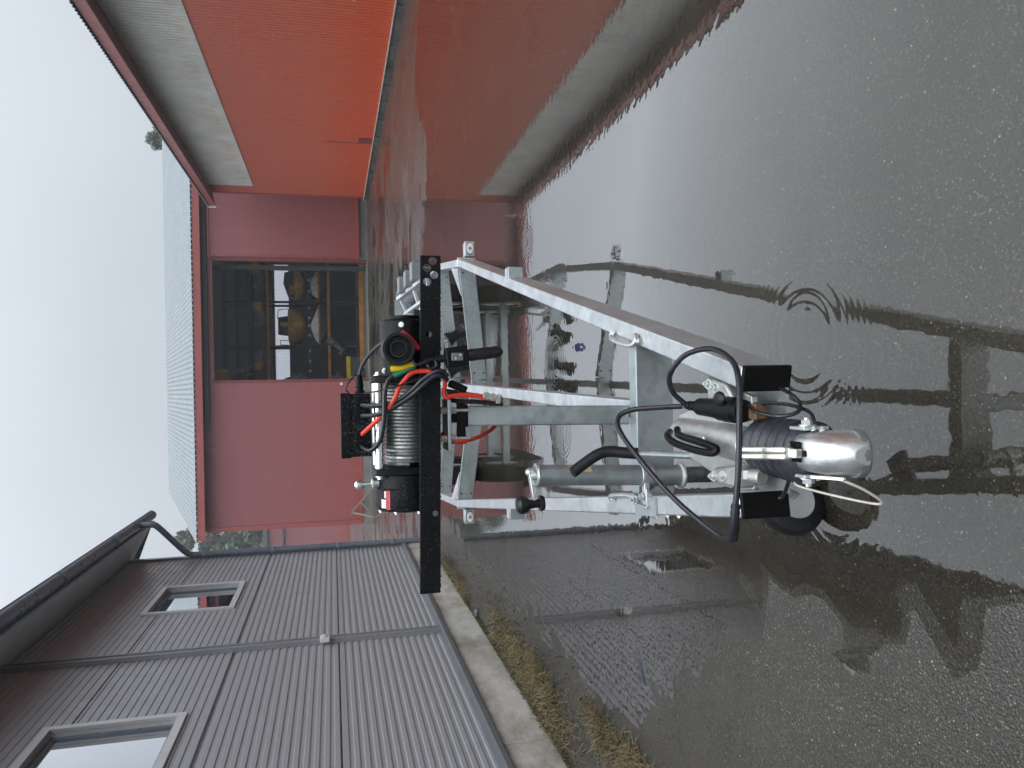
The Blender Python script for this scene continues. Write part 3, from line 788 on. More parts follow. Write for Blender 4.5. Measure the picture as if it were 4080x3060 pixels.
# ---------------------------------------------------------------- trees
def tree(name, label, x, y, h, w, n, mats, seed, base=0.18, leaf=0.3, conif=False):
    rnd = random.Random(seed)
    root = thing(name, (x, y, 0), label, 'tree', 'trees beyond the buildings')
    m = MB(); top = V((x + rnd.uniform(-.4, .4), y, h * 0.9))
    trunk = spline([(x, y, -0.1), (x + rnd.uniform(-.2, .2), y, h * 0.35), (x + rnd.uniform(-.3, .3), y, h * 0.65), top], 5)
    m.tube(trunk, [max(0.03, h * 0.018 * (1 - i / (len(trunk)))) for i in range(len(trunk))], 7)
    clumps = []
    for k in range(26 if not conif else 40):
        zz = base + (0.98 - base) * (k + rnd.random()) / (26 if not conif else 40)
        prof = (1 - zz) ** 0.8 * 1.25 if conif else math.sin(math.pi * min(1, (zz - base) / (1.02 - base)) ** 0.75) * 0.95 + 0.1
        a = rnd.uniform(0, 6.283); rr = w * prof * rnd.uniform(0.25, 1.0)
        c = V((x + rr * math.cos(a), y + rr * math.sin(a), h * zz))
        clumps.append((c, w * (0.26 + 0.2 * rnd.random()) * (0.5 + prof * 0.6)))
        st = trunk[min(len(trunk) - 1, int(len(trunk) * zz * 0.8))]
        m.tube([st, (st + c) / 2 + V((0, 0, rnd.uniform(-.2, .4))), c], [h * 0.006, h * 0.004, h * 0.0015], 5)
    m.build('trunk', M['bark'], root)
    lm = MB()
    for i in range(n):
        c, r = rnd.choice(clumps)
        d = V((rnd.gauss(0, 1), rnd.gauss(0, 1), rnd.gauss(0, 0.75))).normalized() * r * rnd.random() ** 0.45
        p = c + d; u = V((rnd.gauss(0, 1), rnd.gauss(0, 1), rnd.gauss(0, .7))).normalized(); s = leaf * rnd.uniform(0.5, 1.3)
        q = u.orthogonal().normalized() * s * 0.6; u = u * s
        lm.add([p - u, p + q, p + u, p - q], [(0, 1, 2, 3)])
    lm.build('crown', mats, root, fix=False)
    return root
tree('broadleaf_tree', 'misty dark tree rising beside the left end of the hall roof', -16.4, 92, 18.6, 3.2, 5200, M['leaf'], 3, 0.12, 0.42)
tree('broadleaf_tree', 'thin open-crowned tree between the dark tree and the downpipe', -19.4, 90, 16.6, 2.6, 2200, M['leaf_pale'], 5, 0.2, 0.34)
tree('broadleaf_tree', 'low bushy tree showing just above the far red building', -22.5, 96, 14.0, 4.2, 4200, M['leaf'], 8, 0.1, 0.45)
tree('broadleaf_tree', 'bushy tree hidden low behind the gap between hall and grey building', -18.8, 97, 13.5, 4.2, 4200, M['leaf'], 9, 0.1, 0.45)
tree('broadleaf_tree', 'leafy treetop showing above the roof of the orange building', 23.1, 75, 17.6, 2.6, 3000, M['leaf_pale'], 11, 0.3, 0.36)

# ================================================================== THINGS IN THE HALL
RY = 36.0
rk = thing('storage_rack', (3.0, RY + 0.8, 0.02), 'tall storage rack with orange beams inside the open hall', 'rack')
for xx in (0.35, 2.02, 4.02, 5.75):
    for yy in (RY, RY + 1.6):
        MB().span((xx - 0.05, yy - 0.04, 0.02), (xx + 0.05, yy + 0.04, 6.0)).build('upright', M['dark_steel'], rk)
for zz, mt in ((1.50, 'orange_beam'), (2.36, 'dark_steel'), (4.14, 'orange_beam'), (4.93, 'dark_steel')):
    for yy in (RY - 0.07, RY + 1.67):
        MB().span((0.30, yy - 0.025, zz - 0.06), (5.80, yy + 0.025, zz + 0.06)).build('rack_beam', M[mt], rk)
    MB().span((0.3, RY - 0.04, zz + 0.062), (5.8, RY + 1.64, zz + 0.085)).build('shelf', M['dark_steel'], rk)
for xx in (0.9, 1.35, 1.8, 2.5, 2.95, 3.3, 3.75, 4.5, 5.0):
    MB().span((xx - 0.05, RY - 0.103, 2.31), (xx + 0.05, RY - 0.097, 2.40)).build('shelf_label', M['white_plastic'], rk)
MB().span((0.95, 33.9, 0.022), (5.6, 34.1, 0.21)).build('floor_beam', M['orange_beam'])
tag(bpy.data.objects['floor_beam'], 'long orange steel beam lying low across the hall doorway', 'beam')

def draped(name, label, xs, zb, peaks, y0, y1, hullm):
    """a boat on its shelf under a drawn-tight tarpaulin"""
    root = thing(name, ((xs[0] + xs[1]) / 2, (y0 + y1) / 2, zb), label, 'boat', 'covered boats on the rack')
    m = MB()
    rows = []
    for j in range(7):
        f = j / 6; y = y0 + (y1 - y0) * f
        row = []
        for i, (px_, pz) in enumerate(peaks):
            sag = 0.05 * math.sin(f * math.pi * 3 + i * 1.7)
            row.append(V((px_ + 0.04 * math.sin(i * 2 + j), y, zb + pz * (0.88 + 0.12 * math.sin(f * math.pi)) + (sag if 0 < i < len(peaks) - 1 else 0))))
        rows.append(row)
    n = len(peaks)
    m.v = [p for r in rows for p in r]
    m.f = [[j * n + i, j * n + i + 1, (j + 1) * n + i + 1, (j + 1) * n + i] for j in range(6) for i in range(n - 1)]
    m.f.append(list(range(n))); m.f.append([6 * n + i for i in range(n)])
    m.build('tarpaulin', M['tarp'], root, ang=0.4)
    x0, x1 = xs; cx = (x0 + x1) / 2; w = (x1 - x0) / 2
    q = MB(); q.span((x0, y0 - 0.03, zb - 0.02), (x1, y1, zb + 0.06)); q.build('gunwale', M['orange_beam'], root)
    q = MB(); q.prism([(cx - w * 0.92, y0, zb - 0.021), (cx - w * 0.5, y0, zb - 0.26), (cx, y0, zb - 0.31), (cx + w * 0.5, y0, zb - 0.26), (cx + w * 0.92, y0, zb - 0.021)], (0, y1 - y0, 0)); q.build('hull', hullm, root)
    return root
draped('covered_boat', 'boat under a silver tarpaulin on the rack nearest the door edge on the right', (4.15, 5.45), 1.905, [(4.15, 0.0), (4.3, 0.28), (4.75, 0.46), (5.1, 0.42), (5.42, 0.05)], 36.0, 37.4, M['dark_steel'])
draped('covered_boat', 'boat under a silver tarpaulin drawn up to a point in the middle of the rack', (2.12, 3.88), 1.905, [(2.12, 0.0), (2.35, 0.22), (2.98, 0.50), (3.6, 0.22), (3.88, 0.0)], 36.0, 37.4, M['dark_steel'])

def bow_boat(name, label, cx, zb, w, h, mt, y0=35.9):
    root = thing(name, (cx, y0 + 0.8, zb), label, 'boat')
    st = []
    prof = [(-1, 1.0), (-0.98, 0.55), (-0.7, 0.2), (0, 0.0), (0.7, 0.2), (0.98, 0.55), (1, 1.0)]
    for f, s, zo in ((0.0, 0.12, 0.25), (0.12, 0.55, 0.1), (0.3, 0.85, 0.03), (0.6, 1.0, 0), (1.0, 0.98, 0)):
        st.append([V((cx + px_ * w / 2 * s, y0 + 1.6 * f, zb + h * (zo + pz * (1 - zo)))) for px_, pz in prof])
    m = MB(); n = len(prof); m.v = [p for r in st for p in r]
    m.f = [[j * n + i, j * n + i + 1, (j + 1) * n + i + 1, (j + 1) * n + i] for j in range(4) for i in range(n - 1)]
    m.f += [[j * n + n - 1, j * n, (j + 1) * n, (j + 1) * n + n - 1] for j in range(4)]
    m.f.append(list(range(n))); m.f.append([4 * n + i for i in range(n)])
    m.build('hull', mt, root)
    return root
b = bow_boat('work_boat', 'ochre work boat stored bow-on in the middle of the rack', 3.03, 2.452, 1.58, 0.85, M['ochre'])
q = MB(); q.prism([(2.55, 36.5, 3.30), (3.45, 36.5, 3.30), (3.38, 36.6, 3.76), (2.62, 36.6, 3.76)], (0, 0.5, 0)); q.build('console', M['box_dark'], b)
q = MB(); q.cyl((3.0, 35.86, 3.05), (3.0, 35.86, 3.52), 0.075, 0.13, 12); q.ball((3.0, 35.86, 3.52), 0.13, 10, 6); q.build('bow_post', M['ochre'], b)
q = MB()
for pts in ([(3.75, 36.3, 3.30), (3.70, 36.3, 3.72), (3.3, 36.1, 3.74)], [(2.30, 36.3, 3.30), (2.32, 36.3, 3.66), (2.0, 36.9, 3.66)], [(2.1, 36.3, 3.3), (2.12, 36.4, 3.66)]): q.tube(pts, 0.018, 6)
q.build('rail', M['dark_steel'], b)
b2 = bow_boat('cabin_boat', 'brown boat with a dark canopy on the right of the rack', 4.85, 2.452, 1.35, 0.55, M['ochre'])
q = MB(); q.prism([(4.25, 36.2, 3.0), (5.48, 36.2, 3.0), (5.4, 36.3, 3.42), (4.9, 36.3, 3.48), (4.35, 36.3, 3.3)], (0, 1.0, 0)); q.build('canopy', M['box_dark'], b2)
q = MB(); q.span((4.4, 36.05, 2.93), (4.8, 36.18, 3.2)); q.build('windscreen', M['orange_beam'], b2)

def outboard(label, c, tilt, mt, s=1.0, name='outboard_motor', group='outboard motors in the hall'):
    """cowling, mid section, gearcase with propeller"""
    c = V(c); rot = Matrix.Rotation(tilt, 3, 'Y')
    T = lambda p: c + rot @ (V(p) * s)
    root = thing(name, c, label, 'outboard motor', group)
    m = MB(); pr = [(0.0, 0.12), (0.03, 0.17), (0.16, 0.20), (0.30, 0.19), (0.38, 0.13), (0.40, 0.05)]
    m.lathe(T((0, 0, 0.45)), rot @ V((0, 0, 1)), [(t_ * s, r_ * s) for t_, r_ in pr], 12); m.build('cowling', mt, root)
    m = MB(); m.beam(T((0, 0, 0.46)), T((0, 0, 0.0)), 0.14 * s, 0.16 * s, (0, 1, 0)); m.beam(T((0.14, 0, 0.42)), T((0.14, 0, 0.2)), 0.06 * s, 0.16 * s, (0, 1, 0)); m.build('leg', M['engine_grey'], root)
    m = MB(); m.lathe(T((-0.16, 0, -0.04)), rot @ V((1, 0, 0)), [(0, 0.05 * s), (0.1 * s, 0.07 * s), (0.28 * s, 0.06 * s), (0.34 * s, 0.02 * s)], 10); m.beam(T((0, 0, -0.08)), T((0, 0, -0.2)), 0.02 * s, 0.14 * s, (0, 1, 0)); m.build('gearcase', M['engine_grey'], root)
    m = MB()
    for k in range(3):
        a = k * 2.094; m.ball(T((-0.19, 0.08 * math.cos(a), -0.04 + 0.08 * math.sin(a))), 0.06 * s, 6, 4, (0.3, 1, 1))
    m.build('propeller', M['amber'], root)
    return root
outboard('dim brown outboard motor on the top shelf at the right', (4.75, 35.75, 4.42), R(75), M['ochre'], 1.2)
outboard('dim brown outboard motor on the top shelf in the middle', (3.0, 35.75, 4.44), R(80), M['ochre'], 1.2)
outboard('dim brown outboard motor on the top shelf at the left', (1.85, 35.75, 4.42), R(-78), M['ochre'], 1.1)
outboard('grey outboard motor tilted on the middle shelf at the left door edge', (0.72, 35.6, 2.75), R(-28), M['engine_grey'], 1.0)
outboard('grey outboard motor leaning below the pointed tarpaulin', (1.8, 35.5, 0.95), R(40), M['engine_grey'], 0.95)
outboard('grey and tan outboard motor behind the yellow lidded box', (0.66, 35.3, 1.15), R(-35), M['engine_grey'], 0.85)
outboard('amber yellow outboard motor high up in the left corner of the doorway', (1.02, 35.3, 5.10), R(-18), M['amber'], 1.55)
# yellow-lidded box on the hall floor
bx = thing('lidded_box', (0.95, 34.6, 0.022), 'dark box with a yellow lid standing just inside the doorway', 'box')
q = MB(); q.span((0.48, 34.25, 0.024), (1.45, 34.95, 0.60)); q.build('body', M['box_dark'], bx, bevel=0.03)
q = MB(); q.span((0.46, 34.23, 0.605), (1.47, 34.97, 0.78)); q.build('lid', M['box_yellow'], bx, bevel=0.02)
q = MB(); q.span((0.44, 34.2, 0.30), (0.60, 34.24, 0.60)); q.build('latch', M['box_yellow'], bx)
for a, b_ in ((0.75, 0.82), (1.15, 1.22)):
    MB().span((a, 34.235, 0.2), (b_, 34.249, 0.55)).build('rib', M['box_dark'], bx)

# wooden trestle against the hall wall
tr_ = thing('trestle', (-4.3, 29.5, 0.01), 'weathered wooden trestle leaning at the foot of the red hall wall', 'trestle')
for a, b_, w in (((-4.62, 29.75, 0.78), (-4.76, 29.3, 0.005), 0.06), ((-4.62, 29.72, 0.78), (-3.72, 29.35, 0.01), 0.06), ((-4.22, 29.55, 0.46), (-4.62, 29.4, 0.10), 0.05), ((-4.18, 29.55, 0.47), (-4.70, 29.38, 0.02), 0.05), ((-4.72, 29.72, 0.80), (-4.52, 29.74, 0.74), 0.06)):
    MB().beam(a, b_, w, 0.05).build('timber', M['weathered_wood'], tr_)

# ================================================================== SMALL THINGS ON THE GROUND
rg = random.Random(21)
def straw(name, label, spots, mt, n, lmin, lmax, lie):
    m = MB()
    for i in range(n):
        x0, y0, rx, ry = rg.choice(spots)
        x = x0 + rg.gauss(0, 0.45) * rx; y = y0 + rg.gauss(0, 0.45) * ry
        x = max(GX + 0.05, x); z = max(ground_h(x, y), 0.0)
        a = rg.uniform(0, 6.283); L = rg.uniform(lmin, lmax); e = rg.uniform(*lie); w = rg.uniform(0.0012, 0.003)
        d = V((math.cos(a) * math.cos(e), math.sin(a) * math.cos(e), math.sin(e))); s = V((-math.sin(a), math.cos(a), 0)) * w
        p = V((x, y, z - 0.002)); q1 = p + d * L * 0.55 + V((0, 0, 0.006)); q2 = p + d * L - V((0, 0, L * 0.18 * math.cos(e)))
        if q2.z < z: q2.z = z + 0.002
        for qq in (q1, q2): qq.x = max(qq.x, GX + 0.052)
        m.add([p - s, p + s, q1 + s, q1 - s, q2], [(0, 1, 2, 3), (3, 2, 4)])
    o = m.build(name, mt, origin=(-2.1, 6, 0), fix=False, kind='stuff'); o['label'] = label; o['category'] = 'grass'
straw('dry_grass', 'dry straw-coloured grass at the foot of the concrete plinth',
      [(-2.16, 5.8, 0.22, 0.7), (-2.18, 5.0, 0.22, 0.7), (-2.14, 6.6, 0.2, 0.6), (-1.9, 3.95, 0.12, 0.4), (-2.26, 9.6, 0.1, 0.8), (-2.24, 8.6, 0.1, 0.6), (-1.86, 3.5, 0.1, 0.3), (-2.05, 5.3, 0.12, 0.5)], M['dry_grass'], 9000, 0.03, 0.13, (0.02, 0.7))
straw('moss', 'dark moss and weeds in the gap along the concrete plinth',
      [(-2.32, y / 2, 0.05, 0.5) for y in range(5, 24)] + [(-2.2, 9.3, 0.14, 0.7), (-2.15, 6.0, 0.25, 0.8)], M['moss'], 9000, 0.008, 0.035, (0.1, 1.4))
m = MB()
for i in range(1500):
    y = rg.uniform(2.5, 11.8); x = -2.0 + rg.gauss(0, 0.22); x = max(x, GX + 0.06)
    r_ = rg.uniform(0.002, 0.007); z = ground_h(x, y)
    if z < -0.006: continue
    m.ball((x, y, z + r_ * 0.3), r_, 5, 3, (rg.uniform(0.8, 1.4), rg.uniform(0.8, 1.4), 0.7))
o = m.build('grit', simple('dark_wet_grit', (0.06, 0.056, 0.05), 0.35, 0, 0.5, 60), origin=(-2, 6, 0), kind='stuff')
o['label'] = 'dark grit scattered on the wet strip along the plinth'; o['category'] = 'grit'
m = MB(); m.ball((-2.26, 7.62, 0.035), 0.05, 7, 5, (0.8, 1.2, 0.55)); 
for p in m.v: p += V((noise.noise(p * 30), noise.noise(p * 31 + V((5, 0, 0))), noise.noise(p * 29 + V((0, 7, 0))))) * 0.012
tag(m.build('stone', simple('slate_blue_stone', (0.10, 0.115, 0.14), 0.3, 0, 0.2, 20)), 'single slate-blue stone lying at the foot of the plinth', 'stone')
m = MB()
pts = [(-1.28, 3.475), (-1.30, 3.455), (-1.345, 3.43), (-1.41, 3.385)]
for (xa, ya), (xb, yb) in zip(pts, pts[1:]):
    w = 0.019
    m.hexa([(xa, ya - w, ground_h(xa, ya) + 0.001), (xb, yb - w, ground_h(xb, yb) + 0.001), (xb, yb + w, ground_h(xb, yb) + 0.001), (xa, ya + w, ground_h(xa, ya) + 0.001),
            (xa, ya - w, ground_h(xa, ya) + 0.0035), (xb, yb - w, ground_h(xb, yb) + 0.0035), (xb, yb + w, ground_h(xb, yb) + 0.0035), (xa, ya + w, ground_h(xa, ya) + 0.0035)])
tag(m.build('blue_strap', simple('faded_blue_webbing', (0.04, 0.05, 0.085), 0.6)), 'short faded blue strap lying under the water left of the trailer', 'strap')

# ================================================================== THE BOAT TRAILER
TR = thing('boat_trailer', (0.0, 5.0, -0.02), 'galvanised boat trailer with a black electric winch standing in the puddle', 'trailer')
BH, BW = 0.105, 0.05
ZC = 0.5325
def hexbolt(m, p, d, r=0.008, h=0.007, shank=0.012):
    p, d = V(p), V(d).normalized()
    m.cyl(p, p + d * 0.0025, r * 1.45, n=12); m.cyl(p + d * 0.0025, p + d * (0.0025 + h), r, n=6)
    m.cyl(p + d * (0.0025 + h), p + d * (0.0025 + h + shank), r * 0.5, n=8)

def bolts(name, par, mt, items):
    for p, d, r, h, k in items:
        q = MB(); hexbolt(q, p, d, r, h, k); q.build(name, M[mt], par)

# --- drawbar and chassis rails
RN, RF = V((0.008, 1.425, ZC)), V((0.813, 4.95, ZC))
LN, LF = V((-0.256, 1.44, ZC)), V((-0.786, 5.17, ZC))
RE, RE2 = V((1.0, 6.35, 0.505)), V((1.02, 10.4, 0.485))
LE, LE2 = V((-0.90, 6.45, 0.505)), V((-0.92, 10.5, 0.485))
for near, far in ((RN, RF), (LN, LF)):
    b = MB().beam(near, far, BW, BH).build('drawbar_beam', M['galv'], TR, bevel=0.004)
    d = (far - near).normalized()
    MB().beam(near - d * 0.012, near - d * 0.0005, BW + 0.004, BH + 0.004).build('end_cap', M['black_cap'], b, bevel=0.003)
for a, b_, c in ((RF, RE, RE2), (LF, LE, LE2)):
    m = MB().beam(a + (b_ - a).normalized() * 0.012, b_, BW, BH); m.build('chassis_rail', M['galv'], TR, bevel=0.004)
    MB().beam(b_ + V((0, 0.01, 0)), c, BW, BH).build('chassis_rail', M['galv'], TR, bevel=0.004)
    s = 1 if a.x > 0 else -1
    g = MB(); g.prism([a + V((-0.03 * s, 0.03, 0.055)), a + V((-0.03 * s + 0.04 * s, 0.30, 0.055)), a + V((-0.20 * s, 0.12, 0.02))], (0, 0, -0.006)); g.build('gusset', M['galv'], TR)
    g = MB(); g.box(a + V((0.004 * s, 0.0, 0.0)), (0.062, 0.012, 0.118)); g.build('joint_plate', M['galv'], TR, bevel=0.002)

# --- cross members
ch = MB(); cy0 = 1.985
ch.span((-0.318, cy0, 0.478), (0.118, cy0 + 0.005, 0.584)); ch.span((-0.318, cy0 + 0.005, 0.579), (0.126, cy0 + 0.052, 0.584)); ch.span((-0.318, cy0 + 0.005, 0.478), (0.118, cy0 + 0.052, 0.483))
ch.build('cross_channel', M['galv_dull'], TR, bevel=0.0015)
def vmember(yr, yc, yl, pr, pc, pl, hh):
    a, c, e = V((pr[0], yr, pr[1] - hh / 2)), V((pc[0], yc, pc[1] - hh / 2)), V((pl[0], yl, pl[1] - hh / 2))
    for p, q in ((a, c), (e, c)):
        m = MB(); m.beam(p, q, 0.05, hh); o = m.build('cross_member', M['galv_dull'], TR, bevel=0.004)
        d = (q - p).normalized()
        l = MB(); l.beam(p + V((0, -0.022, hh / 2 + 0.003)), q + V((0, -0.022, hh / 2 + 0.003)), 0.012, 0.006); l.build('top_lip', M['galv'], o)
        for f in (0.06, 0.94):
            for zz in (0.32, -0.32):
                r_ = p.lerp(q, f) + V((0, -0.0252, zz * hh)); l = MB(); l.cyl(r_, r_ + V((0, -0.001, 0)), 0.006, n=8); l.build('drain_hole', M['black_cap'], o)
vmember(4.97, 5.08, 5.17, (0.795, 0.578), (0.052, 0.489), (-0.765, 0.588), 0.10)
vmember(6.30, 6.30, 6.35, (0.965, 0.545), (0.085, 0.462), (-0.87, 0.552), 0.095)
vmember(8.9, 8.9, 8.9, (0.99, 0.53), (0.08, 0.45), (-0.89, 0.53), 0.09)
MB().beam((-0.070, 2.045, 0.548), (0.086, 8.9, 0.475), 0.05, 0.06).build('centre_beam', M['galv'], TR, bevel=0.004)
# lashing eyes, tube stubs, marker lamps
for pts in ([(0.155, 2.14, 0.592), (0.136, 2.13, 0.60), (0.120, 2.06, 0.602), (0.108, 1.985, 0.60), (0.115, 1.95, 0.598), (0.135, 1.965, 0.592)],
            [(-0.345, 2.17, 0.592), (-0.332, 2.165, 0.60), (-0.320, 2.10, 0.602), (-0.310, 2.02, 0.60), (-0.312, 1.975, 0.598), (-0.325, 1.97, 0.592)]):
    MB().tube(spline(pts, 5), 0.0075, 8).build('lashing_eye', M['zinc'], TR)
for x0, y0, s in ((0.535, 3.55, 1), (-0.607, 3.62, -1)):
    m = MB(); m.span((x0 - 0.03, y0 - 0.03, 0.512), (x0 + 0.03, y0 + 0.03, 0.585)); o = m.build('tube_stub', M['galv_dull'], TR, bevel=0.003)
    MB().span((x0 - 0.026, y0 - 0.026, 0.5851), (x0 + 0.026, y0 + 0.026, 0.588)).build('stub_cap', M['galv'], o)
for cx, y0, zc, s in ((0.905, 4.93, 0.512, 1), (-0.868, 5.10, 0.518, -1)):
    m = MB(); m.span((cx - 0.048, y0, zc - 0.032), (cx + 0.048, y0 + 0.03, zc + 0.032)); m.span((cx - 0.048, y0 + 0.031, zc + 0.020), (cx + 0.048, y0 + 0.10, zc + 0.028))
    o = m.build('marker_lamp', M['galv'], TR, bevel=0.003)
    def disc(r0, r1, yy, hh, mt, nm):
        q = MB(); n = 20
        q.prism([(cx + r0 * math.cos(2 * math.pi * k / n), y0 - yy, zc + r1 * math.sin(2 * math.pi * k / n)) for k in range(n)], (0, -hh, 0)); q.build(nm, M[mt], o, bevel=0.001)
    disc(0.040, 0.028, 0.0005, 0.006, 'black', 'lamp_rim'); disc(0.036, 0.024, 0.007, 0.004, 'lamp_white', 'lens'); disc(0.009, 0.009, 0.0115, 0.003, 'engine_grey', 'lens_centre')

# --- running gear
for x0, s in ((0.93, 1), (-0.86, -1)):
    for y0 in (7.75, 8.55):
        m = MB(); r0 = 0.315
        prof = [(-0.09, 0.20), (-0.092, 0.25), (-0.085, 0.295), (-0.06, 0.313), (0.06, 0.313), (0.085, 0.295), (0.092, 0.25), (0.09, 0.20)]
        m.lathe((x0, y0, r0 - 0.025), (1, 0, 0), prof, 36, cap=False); w = m.build('wheel', M['rubber'], TR)
        m = MB(); m.lathe((x0, y0, r0 - 0.025), (1, 0, 0), [(-0.075, 0.199), (-0.05, 0.17), (-0.04, 0.05), (0.04, 0.05), (0.05, 0.17), (0.075, 0.199)], 24, cap=True); m.build('rim', M['rim'], w)
    m = MB(); n = 14
    ys = [7.35, 7.37, 7.50, 7.75, 8.55, 8.80, 8.93, 8.95]; zs = [0.42, 0.56, 0.67, 0.70, 0.70, 0.67, 0.56, 0.42]
    for yy, zz in zip(ys, zs): m.v += [V((x0 - 0.13, yy, zz)), V((x0 + 0.13, yy, zz))]
    m.f = [[2 * i, 2 * i + 1, 2 * i + 3, 2 * i + 2] for i in range(7)]
    o = m.build('fender', M['box_dark'], TR); sm = o.modifiers.new('thick', 'SOLIDIFY'); sm.thickness = 0.006
for y0 in (7.75, 8.55): MB().beam((-0.86, y0, 0.33), (0.93, y0, 0.33), 0.07, 0.07).build('axle', M['galv_dull'], TR, bevel=0.004)
# side support with three grey pads on a slanted arm
m = MB(); m.beam((0.955, 6.62, 0.60), (0.862, 7.42, 0.765), 0.035, 0.05); m.beam((0.80, 6.66, 0.56), (0.72, 7.42, 0.70), 0.03, 0.045)
m.beam((0.955, 6.64, 0.585), (0.80, 6.68, 0.555), 0.03, 0.03); m.beam((0.866, 7.40, 0.75), (0.72, 7.40, 0.69), 0.03, 0.03); m.beam((0.90, 7.0, 0.66), (0.76, 7.0, 0.62), 0.03, 0.03)
m.beam((0.98, 6.75, 0.55), (0.92, 6.9, 0.65), 0.04, 0.04); m.beam((0.74, 7.3, 0.46), (0.72, 7.36, 0.69), 0.05, 0.05)
sup = m.build('side_support', M['galv'], TR, bevel=0.003)
for (xa, za), (xb, zb), yy in (((1.040, 0.790), (0.888, 0.705), 7.2), ((1.068, 0.75), (0.921, 0.67), 7.0), ((1.116, 0.712), (0.951, 0.62), 6.8)):
    m = MB(); m.span((xb, yy - 0.07, zb), (xa, yy + 0.07, za)); p = m.build('pad', M['grey_pad'], sup, bevel=0.012)
for k in range(6):
    f = k / 5; MB().beam((0.70 + 0.0 * f, 7.45 - 0.75 * f, 0.70 - 0.14 * f), (0.55, 7.45 - 0.75 * f, 0.60 - 0.12 * f), 0.02, 0.006).build('rung', M['galv'], sup)
m = MB(); m.prism([(0.73, 7.47, 0.50), (0.70, 7.47, 0.80), (0.86, 7.47, 0.80), (0.80, 7.47, 0.56)], (0, 0.006, 0)); m.build('end_plate', M['galv_dull'], sup)
# keel rollers
def roller(c, d, r, L, mt='rubber'):
    d = V(d).normalized(); a = V(c) - d * L / 2
    m = MB(); prof = []
    for k in range(9):
        f = k / 8; prof.append((L * f, r * (1.0 - 0.45 * math.sin(math.pi * f))))
    m.lathe(a, d, prof, 18); o = m.build('keel_roller', M[mt], TR)
    q = MB(); q.cyl(a - d * 0.03, a + d * (L + 0.03), 0.008, n=8); q.build('roller_pin', M['zinc'], o)
    if mt == 'rubber':
        q = MB(); x, y = q.frame(d)
        for k in range(7):
            t_, r_ = prof[k + 1] if k < 7 else prof[-1]
            for j in range(14):
                a_ = 2 * math.pi * (j + 0.5 * (k % 2)) / 14
                q.box(a + d * t_ + (x * math.cos(a_) + y * math.sin(a_)) * r_, (0.014, 0.014, 0.014))
        q.build('tread_studs', M['rubber'], o, kind='stuff')
    return o
roller((0.615, 6.62, 0.68), (1, 0, -0.4), 0.05, 0.12)
roller((0.42, 6.05, 0.435), (0.5, 0, -0.85), 0.06, 0.16)
roller((-0.01, 6.0, 0.45), (0.3, 0, -0.9), 0.06, 0.17)
roller((0.16, 6.0, 0.44), (0.4, 0, -0.9), 0.06, 0.16)
roller((0.312, 6.05, 0.592), (0, 1, 0), 0.036, 0.06, 'blue')
m = MB(); m.beam((0.42, 6.1, 0.48), (0.30, 6.28, 0.45), 0.04, 0.04); m.beam((0.05, 6.1, 0.46), (0.05, 6.28, 0.44), 0.04, 0.04); m.beam((0.61, 6.66, 0.6), (0.60, 6.35, 0.5), 0.03, 0.04)
m.beam((0.56, 6.35, 0.5), (0.60, 6.7, 0.48), 0.05, 0.05)
m.build('roller_bracket', M['galv'], TR, bevel=0.003)

# --- winch post
MB().beam((-0.087, 2.062, 0.585), (-0.076, 2.062, 1.048), 0.053, 0.05, (0, 1, 0)).build('winch_post', M['galv_dull'], TR, bevel=0.004)
m = MB(); m.box((-0.076, 2.062, 1.058), (0.06, 0.056, 0.02)); m.box((-0.078, 2.062, 1.08), (0.03, 0.05, 0.03)); m.build('post_head', M['black'], TR, bevel=0.002)
m = MB(); m.span((-0.166, 2.0, 1.098), (-0.030, 2.11, 1.107)); pl = m.build('winch_plate', M['galv_dull'], TR, bevel=0.0015)
for bx_ in (-0.060, -0.134):
    for by in (2.02, 2.09):
        m = MB(); m.cyl((bx_, by, 1.045), (bx_, by, 1.125), 0.0045, n=8)
        for z0 in (1.108, 1.116, 1.090, 1.082): m.cyl((bx_, by, z0), (bx_, by, z0 + 0.0065), 0.0095, n=6)
        m.build('clamp_bolt', M['brass_lead'], pl)
m = MB(); m.span((-0.15, 2.03, 1.055), (-0.04, 2.034, 1.079)); m.span((-0.12, 2.036, 1.058), (-0.06, 2.1, 1.064)); m.build('clamp_plate', M['black'], pl)

# --- black winch bar with bored holes
m = MB(); xa, xb = -0.531, 0.345
m.hexa([(xa, 1.990, 1.137), (xb, 1.990, 1.119), (xb, 1.998, 1.119), (xa, 1.998, 1.137), (xa, 1.990, 1.190), (xb, 1.990, 1.172), (xb, 1.998, 1.172), (xa, 1.998, 1.190)])
bar = m.build('winch_bar', M['black'], TR)
cut = MB()
for hx, hz, r in ((0.331, 1.140, 0.0105), (0.313, 1.155, 0.0105), (0.295, 1.137, 0.0105), (0.277, 1.155, 0.0105), (0.141, 1.153, 0.0075), (-0.325, 1.146, 0.0075)):
    cut.cyl((hx, 1.95, hz), (hx, 2.05, hz), r, n=20)
co = cut.build('cutter', M['black'])
bo = bar.modifiers.new('holes', 'BOOLEAN'); bo.object = co; bo.operation = 'DIFFERENCE'; bo.solver = 'EXACT'
bpy.context.view_layer.update()
dg = bpy.context.evaluated_depsgraph_get()
nm_ = bpy.data.meshes.new_from_object(bar.evaluated_get(dg))
bar.modifiers.clear(); bar.data = nm_
for p in bar.data.polygons: p.use_smooth = False
bpy.data.objects.remove(co)
bv = bar.modifiers.new('bevel', 'BEVEL'); bv.width = 0.0012; bv.segments = 2; bv.limit_method = 'ANGLE'; bv.angle_limit = R(50)
